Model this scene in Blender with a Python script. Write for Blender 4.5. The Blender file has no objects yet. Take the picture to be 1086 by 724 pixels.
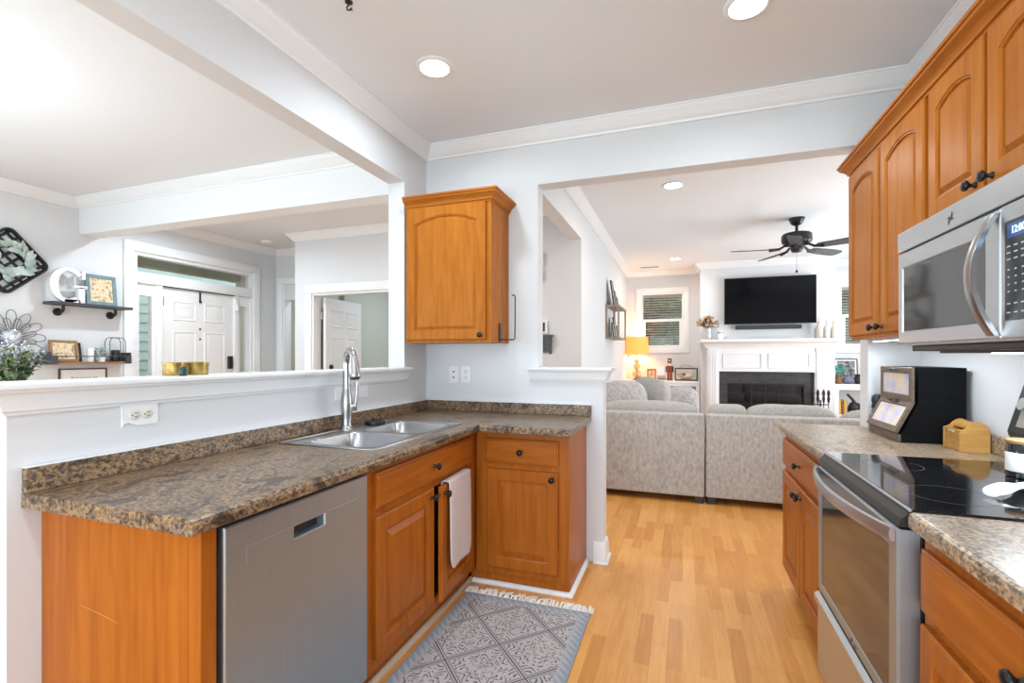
import bpy, bmesh, math, random
from mathutils import Vector, Matrix
random.seed(7)
C = bpy.context.scene.collection
SC = bpy.context.scene
PI = math.pi

# ------------------------------------------------------------------ camera
cam_d = bpy.data.cameras.new('camera'); cam = bpy.data.objects.new('camera', cam_d); C.objects.link(cam)
cam.location = (0, 0, 1.30); cam.rotation_euler = (PI/2, 0, math.radians(19.5))
cam_d.sensor_width = 36; cam_d.lens = 511/1086*36; cam_d.shift_y = 15.5/1086; cam_d.clip_start = 0.02
SC.camera = cam

# ------------------------------------------------------------------ world, exposure, added fill lamps
SC.view_settings.view_transform = 'Standard'; SC.view_settings.look = 'None'
SC.view_settings.gamma = 1; SC.view_settings.use_curve_mapping = False
SC.view_settings.exposure = 0.33
w = bpy.data.worlds.new('sky'); SC.world = w; w.use_nodes = True
bg = w.node_tree.nodes['Background']; bg.inputs[0].default_value = (0.86, 0.93, 1.0, 1); bg.inputs[1].default_value = 2.0

def area(name, loc, rot, sx, sy, power, color=(1, 1, 1), spread=180):
    d = bpy.data.lights.new(name, 'AREA'); d.shape = 'RECTANGLE'; d.size = sx; d.size_y = sy
    d.energy = power; d.color = color; d.spread = math.radians(spread)
    o = bpy.data.objects.new(name, d); C.objects.link(o); o.location = loc; o.rotation_euler = rot
    return o
# area lamps added outside unseen windows, standing in for daylight
UP = math.radians(134); FILL_TINT = (0.73, 0.875, 1.0)   # the added lamps are aimed upward to brighten the ceilings
area('patio_fill', (-0.3, -2.66, 1.0), (UP, 0, 0), 2.5, 1.7, 112, FILL_TINT)
area('dining_fill', (-3.7, -2.66, 1.4), (UP, 0, 0), 2.7, 1.5, 42, FILL_TINT)
area('dining_side_fill', (-5.54, 0.0, 1.45), (UP, 0, -PI/2), 2.2, 1.4, 35, FILL_TINT)
area('living_fill', (3.58, 6.0, 1.3), (UP, 0, PI/2), 2.8, 1.7, 118, (.86, .92, 1.0))
CAN_POWER = 7

# ------------------------------------------------------------------ materials
def nmat(name):
    m = bpy.data.materials.new(name); m.use_nodes = True
    nt = m.node_tree; b = nt.nodes['Principled BSDF']
    return m, nt, b
def mat(name, col, rough=.5, metal=0, bump=0, bscale=60, spec=None, coat=0, emit=None, estr=1, trans=0):
    m, nt, b = nmat(name)
    b.inputs['Base Color'].default_value = (*col, 1); b.inputs['Roughness'].default_value = rough
    b.inputs['Metallic'].default_value = metal
    if spec is not None: b.inputs['Specular IOR Level'].default_value = spec
    if coat: b.inputs['Coat Weight'].default_value = coat; b.inputs['Coat Roughness'].default_value = .12
    if emit: b.inputs['Emission Color'].default_value = (*emit, 1); b.inputs['Emission Strength'].default_value = estr
    if trans: b.inputs['Transmission Weight'].default_value = trans
    if bump:
        tc = nt.nodes.new('ShaderNodeTexCoord'); n = nt.nodes.new('ShaderNodeTexNoise'); n.inputs['Scale'].default_value = bscale
        bp = nt.nodes.new('ShaderNodeBump'); bp.inputs['Strength'].default_value = bump; bp.inputs['Distance'].default_value = .002
        nt.links.new(tc.outputs['Object'], n.inputs['Vector']); nt.links.new(n.outputs[0], bp.inputs['Height']); nt.links.new(bp.outputs[0], b.inputs['Normal'])
    return m
def ramp_mat(name, stops, scale, stretch=(1, 1, 1), detail=6, rough=.5, metal=0, distort=0, nrough=.6, bump=0, coat=0, dist=.001):
    m, nt, b = nmat(name)
    tc = nt.nodes.new('ShaderNodeTexCoord'); mp = nt.nodes.new('ShaderNodeMapping'); n = nt.nodes.new('ShaderNodeTexNoise')
    mp.inputs['Scale'].default_value = stretch
    n.inputs['Scale'].default_value = scale; n.inputs['Detail'].default_value = detail; n.inputs['Distortion'].default_value = distort; n.inputs['Roughness'].default_value = nrough
    r = nt.nodes.new('ShaderNodeValToRGB'); e = r.color_ramp.elements
    while len(e) < len(stops): e.new(.5)
    for k, (p, c) in enumerate(stops): e[k].position = p; e[k].color = (*c, 1)
    nt.links.new(tc.outputs['Object'], mp.inputs[0]); nt.links.new(mp.outputs[0], n.inputs['Vector']); nt.links.new(n.outputs[0], r.inputs[0]); nt.links.new(r.outputs[0], b.inputs['Base Color'])
    b.inputs['Roughness'].default_value = rough; b.inputs['Metallic'].default_value = metal
    if coat: b.inputs['Coat Weight'].default_value = coat; b.inputs['Coat Roughness'].default_value = .15
    if bump:
        bp = nt.nodes.new('ShaderNodeBump'); bp.inputs['Strength'].default_value = bump; bp.inputs['Distance'].default_value = dist
        nt.links.new(n.outputs[0], bp.inputs['Height']); nt.links.new(bp.outputs[0], b.inputs['Normal'])
    return m
def floor_mat():
    m, nt, b = nmat('oak_strip_laminate'); L = nt.links.new; N = nt.nodes.new
    tc = N('ShaderNodeTexCoord'); mp = N('ShaderNodeMapping'); mp.inputs['Rotation'].default_value = (0, 0, PI/2)
    br = N('ShaderNodeTexBrick'); br.inputs['Scale'].default_value = 1; br.inputs['Brick Width'].default_value = .42; br.inputs['Row Height'].default_value = .066
    br.inputs['Mortar Size'].default_value = .0007; br.inputs['Mortar Smooth'].default_value = .3; br.offset = .37; br.squash = 1
    br.inputs['Color1'].default_value = (0, 0, 0, 1); br.inputs['Color2'].default_value = (1, 1, 1, 1); br.inputs['Mortar'].default_value = (.3, .3, .3, 1)
    L(tc.outputs['Object'], mp.inputs[0]); L(mp.outputs[0], br.inputs['Vector'])
    mp2 = N('ShaderNodeMapping'); mp2.inputs['Scale'].default_value = (28, 1.6, 1); n = N('ShaderNodeTexNoise'); n.inputs['Scale'].default_value = 2.5; n.inputs['Detail'].default_value = 6; n.inputs['Distortion'].default_value = .6
    L(tc.outputs['Object'], mp2.inputs[0]); L(mp2.outputs[0], n.inputs['Vector'])
    mx = N('ShaderNodeMath'); mx.operation = 'MULTIPLY_ADD'; mx.inputs[1].default_value = .70; mx.inputs[2].default_value = -.20
    ad = N('ShaderNodeMath'); ad.operation = 'MULTIPLY_ADD'; ad.inputs[1].default_value = .52
    L(n.outputs[0], mx.inputs[0]); L(br.outputs['Color'], ad.inputs[0]); L(mx.outputs[0], ad.inputs[2])
    r = N('ShaderNodeValToRGB'); e = r.color_ramp.elements; e.new(.5)
    for k, (p, c) in enumerate([(0, (.80, .42, .13)), (.45, (.67, .30, .075)), (1, (.46, .17, .032))]): e[k].position = p; e[k].color = (*c, 1)
    L(ad.outputs[0], r.inputs[0]); L(r.outputs[0], b.inputs['Base Color']); b.inputs['Roughness'].default_value = .3
    b.inputs['Specular IOR Level'].default_value = .4
    return m
def counter_mat(name, warm=0):
    m, nt, b = nmat(name); L = nt.links.new; N = nt.nodes.new
    tc = N('ShaderNodeTexCoord'); mp = N('ShaderNodeMapping'); mp.inputs['Scale'].default_value = (1.15, .8, 1.15)
    L(tc.outputs['Object'], mp.inputs[0])
    n1 = N('ShaderNodeTexNoise'); n1.inputs['Scale'].default_value = 12; n1.inputs['Detail'].default_value = 8; n1.inputs['Roughness'].default_value = .75; n1.inputs['Distortion'].default_value = 1.0
    n2 = N('ShaderNodeTexNoise'); n2.inputs['Scale'].default_value = 85; n2.inputs['Detail'].default_value = 6; n2.inputs['Roughness'].default_value = .7
    L(mp.outputs[0], n1.inputs['Vector']); L(mp.outputs[0], n2.inputs['Vector'])
    r1 = N('ShaderNodeValToRGB'); e = r1.color_ramp.elements
    st = [(.30, (.018, .013, .010)), (.42, (.09, .055, .034)), (.47, (.20, .145, .10)), (.53, (.34, .225, .115)), (.58, (.11, .083, .073)), (.68, (.38, .29, .22))]
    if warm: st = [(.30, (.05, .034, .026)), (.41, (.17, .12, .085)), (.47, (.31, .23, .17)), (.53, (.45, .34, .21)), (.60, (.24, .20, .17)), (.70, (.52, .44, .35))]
    while len(e) < len(st): e.new(.5)
    for k, (p, c) in enumerate(st): e[k].position = p; e[k].color = (*c, 1)
    r2 = N('ShaderNodeValToRGB'); e = r2.color_ramp.elements; e[0].position = .40; e[0].color = (.14, .13, .12, 1); e[1].position = .56; e[1].color = (1.3, 1.25, 1.2, 1)
    mx = N('ShaderNodeMix'); mx.data_type = 'RGBA'; mx.blend_type = 'MULTIPLY'; mx.inputs[0].default_value = .85
    L(n1.outputs[0], r1.inputs[0]); L(n2.outputs[0], r2.inputs[0]); L(r1.outputs[0], mx.inputs[6]); L(r2.outputs[0], mx.inputs[7]); L(mx.outputs[2], b.inputs['Base Color'])
    b.inputs['Roughness'].default_value = .28
    return m
def rug_mat():
    m, nt, b = nmat('printed_rug'); L = nt.links.new; N = nt.nodes.new
    tc = N('ShaderNodeTexCoord'); sx = N('ShaderNodeSeparateXYZ'); L(tc.outputs['Object'], sx.inputs[0])
    def M(op, a, c=None, d=None):
        n = N('ShaderNodeMath'); n.operation = op
        for k, v in enumerate((a, c, d)):
            if v is None: continue
            if isinstance(v, (int, float)): n.inputs[k].default_value = v
            else: L(v, n.inputs[k])
        return n.outputs[0]
    X, Y = sx.outputs[0], sx.outputs[1]
    P = .36
    u = M('DIVIDE', M('ADD', X, Y), P); v = M('DIVIDE', M('SUBTRACT', X, Y), P)
    fu = M('ABSOLUTE', M('SUBTRACT', M('FRACT', M('ADD', u, 40)), .5)); fv = M('ABSOLUTE', M('SUBTRACT', M('FRACT', M('ADD', v, 40)), .5))
    edge = M('MAXIMUM', fu, fv)
    l1 = M('GREATER_THAN', edge, .484); l2 = M('MULTIPLY', M('GREATER_THAN', edge, .445), M('LESS_THAN', edge, .462))
    r = M('SQRT', M('ADD', M('MULTIPLY', fu, fu), M('MULTIPLY', fv, fv)))
    ang = M('ARCTAN2', fu, fv)
    pet = M('MULTIPLY', M('COSINE', M('MULTIPLY', ang, 8)), .07)
    rings = M('GREATER_THAN', M('SINE', M('MULTIPLY', M('ADD', r, pet), 66)), .38)
    inner = M('LESS_THAN', edge, .43)
    n = N('ShaderNodeTexNoise'); n.inputs['Scale'].default_value = 52; n.inputs['Detail'].default_value = 4
    L(tc.outputs['Object'], n.inputs['Vector'])
    worn = M('GREATER_THAN', n.outputs[0], .47)
    pat = M('MAXIMUM', M('MAXIMUM', l1, l2), M('MULTIPLY', M('MULTIPLY', rings, inner), worn))
    # border band round the edge with little triangles
    ax = M('ABSOLUTE', X); ay = M('ABSOLUTE', Y)
    din = M('MINIMUM', M('SUBTRACT', .34, ax), M('SUBTRACT', .76, ay))
    tri = M('GREATER_THAN', M('MULTIPLY', M('ABSOLUTE', M('SUBTRACT', M('FRACT', M('MULTIPLY', M('ADD', M('ADD', X, Y), 10), 24)), .5)), .105), M('SUBTRACT', din, .004))
    band = M('LESS_THAN', din, .055)
    mix1 = N('ShaderNodeMix'); mix1.data_type = 'RGBA'; L(pat, mix1.inputs[0]); mix1.inputs[6].default_value = (.46, .425, .415, 1); mix1.inputs[7].default_value = (.13, .125, .135, 1)
    mix2 = N('ShaderNodeMix'); mix2.data_type = 'RGBA'; L(tri, mix2.inputs[0]); mix2.inputs[6].default_value = (.39, .395, .42, 1); mix2.inputs[7].default_value = (.275, .305, .345, 1)
    mix3 = N('ShaderNodeMix'); mix3.data_type = 'RGBA'; L(band, mix3.inputs[0]); L(mix1.outputs[2], mix3.inputs[6]); L(mix2.outputs[2], mix3.inputs[7])
    n2 = N('ShaderNodeTexNoise'); n2.inputs['Scale'].default_value = 300; L(tc.outputs['Object'], n2.inputs['Vector'])
    hv = N('ShaderNodeHueSaturation'); L(mix3.outputs[2], hv.inputs['Color']); L(M('MULTIPLY_ADD', n2.outputs[0], .9, .55), hv.inputs['Value'])
    L(hv.outputs[0], b.inputs['Base Color']); b.inputs['Roughness'].default_value = .95; b.inputs['Specular IOR Level'].default_value = .1
    return m

W1, W2, W3 = (.44, .132, .015), (.37, .102, .010), (.28, .072, .007)
U1, U2, U3 = (.48, .175, .028), (.42, .138, .019), (.31, .092, .011)  # same maple made lighter; brighter light on the uppers put into the colour
def wood(name, stretch, cols, rough=.33):
    m = ramp_mat(name, [(.25, cols[2]), (.5, cols[1]), (.75, cols[0])], 3.0, stretch, 5, rough, distort=.4)
    m.node_tree.nodes['Principled BSDF'].inputs['Specular IOR Level'].default_value = .2
    return m
M = {}
M['wall'] = mat('wall_paint', (.69, .70, .71), .6, bump=.05, bscale=250)
M['ceil'] = mat('ceiling_paint', (.78, .815, .84), .8, bump=.12, bscale=180)
M['trim'] = mat('white_trim_paint', (.82, .835, .845), .35)
M['door'] = mat('white_door_paint', (.82, .82, .81), .4)
M['floor'] = floor_mat()
M['wv'] = wood('maple_upright_grain', (13, 13, .8), (W1, W2, W3)); M['wh'] = wood('maple_level_grain', (.9, .9, 12), (W1, W2, W3))
M['uv'] = wood('honey_maple_upright_lit', (9, 9, .9), (U1, U2, U3)); M['uh'] = wood('honey_maple_level_lit', (.9, .9, 12), (U1, U2, U3))
for k_ in ('uv', 'uh'): M[k_].node_tree.nodes['Principled BSDF'].inputs['Specular IOR Level'].default_value = .07
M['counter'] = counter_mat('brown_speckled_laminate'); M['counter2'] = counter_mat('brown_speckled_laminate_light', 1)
M['steel'] = ramp_mat('brushed_stainless', [(.3, (.50, .53, .555)), (.7, (.55, .58, .605))], 4, (1, 1, 40), 3, .3, .92)
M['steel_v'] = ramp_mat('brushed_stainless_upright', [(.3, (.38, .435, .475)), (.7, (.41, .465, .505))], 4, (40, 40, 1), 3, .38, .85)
M['sink'] = ramp_mat('satin_sink_steel', [(.3, (.42, .43, .44)), (.7, (.50, .51, .52))], 6, (1, 20, 1), 4, .3, 1)
M['nickel'] = mat('brushed_nickel', (.43, .43, .425), .27, 1)
M['chrome'] = mat('polished_steel', (.75, .75, .74), .12, 1)
M['bronze'] = mat('oil_rubbed_bronze', (.012, .011, .012), .3, .4)
M['black'] = mat('black_plastic', (.01, .01, .011), .4)
M['blackglass'] = mat('black_glass', (.006, .006, .007), .04, coat=.3)
M['ovenglass'] = mat('dark_oven_glass', (.04, .04, .04), .06, spec=.8)
M['blackmetal'] = mat('black_metal', (.02, .021, .023), .45, .3)
M['darkgrey'] = mat('dark_grey_metal', (.06, .065, .075), .5, .3)
M['slatewood'] = ramp_mat('charcoal_wood', [(.3, (.035, .037, .042)), (.7, (.075, .078, .085))], 6, (1, 1, 12), 4, .6)
M['glass'] = mat('window_glass', (1, 1, 1), .02, trans=1)
M['mirrorglass'] = mat('picture_glass', (.2, .2, .2), .05)
M['white'] = mat('white_ceramic', (.85, .85, .84), .25)
M['plate'] = mat('white_outlet_plastic', (.83, .83, .83), .3)
M['ivory'] = mat('ivory_outlet_face', (.72, .70, .62), .35)
M['whitep'] = mat('white_painted_wood', (.83, .83, .82), .5)
M['towel'] = ramp_mat('pink_white_terry', [(.3, (.62, .52, .49)), (.7, (.74, .65, .62))], 160, (1, 1, 1), 3, .95, bump=.5, dist=.002)
M['rug'] = rug_mat()
M['fringe'] = mat('cream_fringe', (.80, .74, .67), .95)
M['sofa'] = ramp_mat('oatmeal_chenille', [(.3, (.32, .305, .285)), (.5, (.43, .41, .385)), (.7, (.54, .515, .485))], 46, (1, 1, .5), 5, .95, bump=.3, dist=.002)
M['cush'] = ramp_mat('oatmeal_chenille_soft', [(.3, (.35, .33, .31)), (.7, (.50, .475, .445))], 60, (1, 1, 1), 4, .95, bump=.3, dist=.002)
M['pillow'] = ramp_mat('striped_grey_cotton', [(.35, (.37, .345, .325)), (.6, (.53, .50, .475))], 9, (3, 12, 3), 2, .95)
M['stone'] = ramp_mat('black_slate_surround', [(.3, (.018, .019, .021)), (.7, (.045, .047, .05))], 9, (1, 1, 3), 6, .45)
M['soot'] = mat('firebox_black', (.012, .012, .012), .7)
M['tv'] = mat('screen_glass', (.004, .004, .005), .12, spec=.12)
M['shade'] = mat('lit_amber_shade', (.70, .33, .09), .9, emit=(1.0, .40, .085), estr=.62)
M['opal'] = mat('added_globe_glow', (.9, .9, .9), .4, emit=(.86, .94, 1.0), estr=42)  # glow of the added dining pendant
M['bulb'] = mat('lamp_diffuser', (1, 1, 1), .5, emit=(1, .98, .95), estr=9)
M['clearglass'] = mat('clear_glass', (1, 1, 1), .03, trans=1)
M['smoke_glass'] = mat('amber_glass_ball', (.75, .62, .42), .06, trans=.6)
M['teal'] = ramp_mat('distressed_teal', [(.3, (.10, .17, .19)), (.7, (.20, .29, .31))], 14, (1, 1, 1), 5, .7)
M['paper'] = ramp_mat('cream_print', [(.40, (.35, .24, .14)), (.47, (.72, .56, .36)), (.7, (.80, .66, .46))], 34, (1, 1, 1), 4, .8)
M['photo'] = ramp_mat('faded_photo', [(.35, (.30, .27, .26)), (.5, (.60, .56, .52)), (.7, (.80, .76, .70))], 12, (1, 1, 1), 4, .6)
M['photo2'] = ramp_mat('warm_family_photo', [(.35, (.30, .15, .07)), (.5, (.62, .45, .30)), (.7, (.85, .75, .60))], 16, (1, 1, 1), 3, .5)
M['pic_arch'] = ramp_mat('watercolour_print', [(.35, (.45, .47, .66)), (.5, (.66, .58, .60)), (.65, (.75, .63, .38))], 11, (1, 1, 1), 3, .4)
M['mat'] = mat('white_paper', (.82, .82, .80), .8)
M['ink'] = mat('grey_green_ink', (.10, .13, .11), .8)
M['brownwood'] = ramp_mat('weathered_brown_wood', [(.3, (.22, .11, .045)), (.7, (.38, .21, .10))], 5, (2, 2, 14), 5, .6)
M['walnut'] = ramp_mat('dark_walnut', [(.3, (.05, .03, .02)), (.7, (.10, .06, .035))], 5, (2, 2, 14), 5, .5)
M['bamboo'] = ramp_mat('bamboo', [(.3, (.50, .25, .06)), (.7, (.66, .37, .11))], 5, (1, 10, 10), 4, .35, coat=.3)
M['bbframe'] = ramp_mat('grey_brown_wood', [(.3, (.09, .062, .042)), (.7, (.16, .115, .08))], 5, (2, 14, 14), 4, .5)
M['greywood'] = ramp_mat('light_grey_brown_wood', [(.3, (.24, .19, .15)), (.7, (.38, .31, .25))], 5, (2, 2, 14), 5, .6)
M['bbblack'] = ramp_mat('black_stained_wood', [(.3, (.005, .005, .006)), (.7, (.009, .009, .010))], 4, (2, 2, 14), 4, .55)
M['bbblack'].node_tree.nodes['Principled BSDF'].inputs['Specular IOR Level'].default_value = .06
M['gold'] = ramp_mat('brass_tin', [(.35, (.30, .19, .05)), (.65, (.55, .40, .13))], 30, (1, 1, 1), 3, .35, .8)
M['green'] = ramp_mat('plant_green', [(.3, (.13, .19, .09)), (.7, (.40, .48, .27))], 10, (1, 1, 1), 3, .7)
M['sage'] = ramp_mat('eucalyptus_leaf', [(.3, (.30, .42, .39)), (.7, (.66, .76, .73))], 14, (1, 1, 1), 3, .6)
M['lav'] = mat('dusty_lavender', (.42, .42, .52), .8)
M['peach'] = ramp_mat('dried_flowers', [(.3, (.30, .16, .07)), (.7, (.62, .42, .22))], 20, (1, 1, 1), 3, .8)
M['wire'] = mat('dark_steel_wire', (.09, .085, .08), .4, .7)
M['mosaic'] = ramp_mat('silver_glass_disc', [(.35, (.30, .36, .42)), (.6, (.75, .80, .84))], 25, (1, 1, 1), 2, .2, .2)
M['siding'] = ramp_mat('sage_lap_siding', [(.3, (.36, .48, .46)), (.7, (.44, .56, .54))], 4, (1, 1, 1), 3, .7)
M['porch'] = mat('porch_ceiling_paint', (.42, .43, .34), .8)
M['lawn'] = ramp_mat('lawn_grass', [(.3, (.05, .10, .02)), (.7, (.13, .2, .05))], 6, (1, 1, 1), 6, .95)
M['hedge'] = ramp_mat('hedge_leaves', [(.35, (.015, .03, .012)), (.5, (.07, .11, .03)), (.68, (.30, .34, .18))], 9, (1, 1, 1), 6, .9)
M['blind'] = mat('white_blind_slat', (.62, .61, .58), .5)
M['fan'] = mat('dark_bronze_fan', (.022, .023, .028), .3, .4)
M['fanblade'] = ramp_mat('dark_fan_blade', [(.3, (.05, .055, .065)), (.7, (.085, .09, .10))], 6, (1, 1, 1), 3, .35)
M['orange'] = mat('orange_leather', (.42, .13, .04), .5)
M['football'] = ramp_mat('white_football', [(.3, (.55, .42, .32)), (.6, (.80, .74, .66))], 8, (1, 1, 1), 2, .5)
M['red'] = mat('painted_dark_red', (.28, .04, .02), .5); M['yellow'] = mat('painted_yellow', (.75, .45, .06), .5)
M['aqua'] = mat('aqua_green', (.10, .42, .34), .6); M['navy'] = mat('slate_blue_cloth', (.17, .18, .25), .8); M['tan'] = mat('brown_leather', (.22, .10, .05), .6)
M['poster'] = ramp_mat('black_white_print', [(.42, (.015, .015, .016)), (.56, (.25, .25, .26)), (.70, (.7, .7, .7))], 12, (1, 1, 2), 3, .4)
M['display'] = mat('display_window', (.01, .02, .06), .2, emit=(.05, .12, .35), estr=.5)
M['digits'] = mat('lit_blue_digits', (.3, .6, 1), .4, emit=(.35, .70, 1.0), estr=2.2)
M['keys'] = mat('pale_key_print', (.55, .57, .58), .5)
M['greypanel'] = mat('dark_grey_panel', (.03, .034, .04), .25)
M['taupe'] = mat('taupe_steel_panel', (.38, .34, .30), .35, .6)
M['shoe'] = mat('grey_green_paint', (.10, .125, .125), .6)
M['beige'] = mat('beige_ceramic', (.46, .41, .36), .4); M['greyware'] = mat('pale_grey_ceramic', (.56, .55, .54), .35)

# ------------------------------------------------------------------ mesh helpers
def box(bm, x0, x1, y0, y1, z0, z1, bev=0, seg=2):
    vs = [bm.verts.new(p) for p in ((x0, y0, z0), (x1, y0, z0), (x1, y1, z0), (x0, y1, z0), (x0, y0, z1), (x1, y0, z1), (x1, y1, z1), (x0, y1, z1))]
    fs = [bm.faces.new([vs[i] for i in q]) for q in ((3, 2, 1, 0), (4, 5, 6, 7), (0, 1, 5, 4), (1, 2, 6, 5), (2, 3, 7, 6), (3, 0, 4, 7))]
    if bev:
        es = {e for f in fs for e in f.edges}
        bmesh.ops.bevel(bm, geom=list(es), offset=bev, segments=seg, affect='EDGES', profile=.5, clamp_overlap=True)
    return bm
def bx(*a, **k):
    return box(bmesh.new(), *a, **k)
def obj(name, bm, m, parent=None, smooth=None, loc=None):
    """links bm (given in world coordinates) as one mesh object, origin at the parent's base or at loc"""
    bmesh.ops.recalc_face_normals(bm, faces=bm.faces)
    base = Vector((0, 0, 0))
    p = parent
    while p is not None: base += Vector(p.location); p = p.parent
    off = base
    if loc is not None: off = Vector(loc)
    for v in bm.verts: v.co -= off
    me = bpy.data.meshes.new(name); bm.to_mesh(me); bm.free()
    o = bpy.data.objects.new(name, me); C.objects.link(o)
    me.materials.append(M[m] if isinstance(m, str) else m)
    if smooth is not None:
        me.polygons.foreach_set('use_smooth', [True]*len(me.polygons))
        if smooth < 180: me.set_sharp_from_angle(angle=math.radians(smooth))
    if parent is not None: o.parent = parent
    if loc is not None: o.location = off - base
    return o
def thing(name, label, cat, loc, group=None):
    o = bpy.data.objects.new(name, None); C.objects.link(o); o.location = loc; o.empty_display_size = .1
    o['label'] = label; o['category'] = cat
    if group: o['group'] = group
    return o
def tag(o, label, cat, group=None, kind=None):
    o['label'] = label; o['category'] = cat
    if group: o['group'] = group
    if kind: o['kind'] = kind
    return o
def struct(name, bm, m, label=None, cat=None, smooth=None, parent=None):
    o = obj(name, bm, m, parent, smooth)
    if parent is None:
        o['kind'] = 'structure'; o['label'] = label; o['category'] = cat
    return o
def lathe(bm, prof, o, axis=(0, 0, 1), n=24, cap=True):
    """prof: (radius, distance along axis)"""
    ax = Vector(axis).normalized(); t = Vector((1, 0, 0)) if abs(ax.x) < .9 else Vector((0, 1, 0))
    a = ax.cross(t).normalized(); b = ax.cross(a); o = Vector(o); rings = []
    for r, h in prof:
        if r < 1e-6: rings.append([bm.verts.new(o+ax*h)])
        else: rings.append([bm.verts.new(o+ax*h+(a*math.cos(2*PI*k/n)+b*math.sin(2*PI*k/n))*r) for k in range(n)])
    for p, q in zip(rings, rings[1:]):
        for k in range(n):
            k2 = (k+1) % n
            if len(p) == 1 and len(q) == 1: continue
            if len(p) == 1: bm.faces.new((p[0], q[k], q[k2]))
            elif len(q) == 1: bm.faces.new((p[k], p[k2], q[0]))
            else: bm.faces.new((p[k], p[k2], q[k2], q[k]))
    if cap:
        for rg in (rings[0], rings[-1]):
            if len(rg) > 1: bm.faces.new(rg)
    return bm
def tube(bm, pts, r, n=8, closed=False, flat=1.0):
    pts = [Vector(p) for p in pts]; N = len(pts); rings = []; prev = None
    for i, p in enumerate(pts):
        d = (pts[(i+1) % N]-pts[i-1]) if closed else (pts[min(i+1, N-1)]-pts[max(i-1, 0)])
        d.normalize()
        if prev is None:
            t = Vector((0, 0, 1)) if abs(d.z) < .9 else Vector((1, 0, 0)); a = d.cross(t).normalized()
        else: a = (prev-d*prev.dot(d)).normalized()
        prev = a; b = d.cross(a); rr = r[i] if isinstance(r, (list, tuple)) else r
        rings.append([bm.verts.new(p+a*math.cos(2*PI*k/n)*rr+b*math.sin(2*PI*k/n)*rr*flat) for k in range(n)])
    m = N if closed else N-1
    for i in range(m):
        p, q = rings[i], rings[(i+1) % N]
        for k in range(n): bm.faces.new((p[k], p[(k+1) % n], q[(k+1) % n], q[k]))
    if not closed: bm.faces.new(rings[0]); bm.faces.new(rings[-1])
    return bm
def sweep(bm, path, prof, z0, closed_prof=True, loop=False):
    """prof (out, up) carried along a level path; out is to the right of the walking direction"""
    P = [Vector(p).to_2d() if len(p) == 3 else Vector(p) for p in path]; n = len(P); rings = []
    def nrm(i): d = (P[(i+1) % n]-P[i]).normalized(); return Vector((d.y, -d.x))
    for i in range(n):
        if loop: a, b = nrm(i-1), nrm(i)
        else: a = nrm(max(i-1, 0)); b = nrm(min(i, n-2))
        m = (a+b)/(1+a.dot(b))
        rings.append([bm.verts.new((P[i].x+m.x*o, P[i].y+m.y*o, z0+u)) for o, u in prof])
    k = len(prof)
    for i in range(n if loop else n-1):
        p, q = rings[i], rings[(i+1) % n]
        for j in range(k if closed_prof else k-1): bm.faces.new((p[j], p[(j+1) % k], q[(j+1) % k], q[j]))
    if not loop: bm.faces.new(rings[0]); bm.faces.new(rings[-1])
    return bm
def prism(bm, poly, o, u, v, w):
    """poly (a, b) in the plane o+u*a+v*b, extruded by vector w"""
    o, u, v, w = Vector(o), Vector(u), Vector(v), Vector(w)
    A = [bm.verts.new(o+u*a+v*b) for a, b in poly]; B = [bm.verts.new(o+u*a+v*b+w) for a, b in poly]
    bm.faces.new(A); bm.faces.new(B[::-1])
    for k in range(len(poly)): k2 = (k+1) % len(poly); bm.faces.new((A[k], A[k2], B[k2], B[k]))
    return bm
def blob(bm, c, r, n=10, m=7, e=1.0, noise=0, rot=None, seed=0):
    """superellipsoid, e<1 boxier"""
    rnd = random.Random(seed); c = Vector(c)
    def sp(x, p): return math.copysign(abs(x)**p, x)
    R = rot or Matrix.Identity(3)
    def pt(th, ph, k):
        v = Vector((r[0]*sp(math.cos(ph), e)*sp(math.cos(th), e), r[1]*sp(math.cos(ph), e)*sp(math.sin(th), e), r[2]*sp(math.sin(ph), e)))
        return bm.verts.new(c+R@(v*k))
    rows = []
    for i in range(1, m):
        ph = -PI/2+PI*i/m; rows.append([pt(2*PI*j/n, ph, 1+noise*(rnd.random()-.5)) for j in range(n)])
    top, bot = pt(0, PI/2, 1), pt(0, -PI/2, 1)
    for a, b in zip(rows, rows[1:]):
        for j in range(n): bm.faces.new((a[j], a[(j+1) % n], b[(j+1) % n], b[j]))
    for j in range(n):
        bm.faces.new((bot, rows[0][(j+1) % n], rows[0][j])); bm.faces.new((top, rows[-1][j], rows[-1][(j+1) % n]))
    return bm
class Fr:
    """a face frame: origin, u along the width, z up, n outwards"""
    def __init__(s, o, u, n): s.o, s.u, s.n = Vector(o), Vector(u), Vector(n)
    def __call__(s, a, b, c): return s.o+s.u*a+Vector((0, 0, b))+s.n*c
def loops(bm, rings, cap0=True, cap1=True):
    R = [[bm.verts.new(p) for p in r] for r in rings]; n = len(R[0])
    for p, q in zip(R, R[1:]):
        for k in range(n): bm.faces.new((p[k], p[(k+1) % n], q[(k+1) % n], q[k]))
    if cap0: bm.faces.new(R[0][::-1])
    if cap1: bm.faces.new(R[-1])
def outline(x0, x1, y0, y1, rise, d, n=15):
    """rectangle shrunk by d, its top edge a segmental arch of the given rise"""
    pts = [(x0+d, y0+d), (x1-d, y0+d)]
    w2 = (x1-x0)/2; xc = (x0+x1)/2
    if rise: Rr = (w2*w2+rise*rise)/(2*rise); yc = y1-Rr
    for k in range(n):
        x = x1-d-(x1-x0-2*d)*k/(n-1)
        y = y1-d if not rise else yc+math.sqrt(max((Rr-d)**2-(x-xc)**2, 1e-6))
        pts.append((x, y))
    return pts
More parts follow.
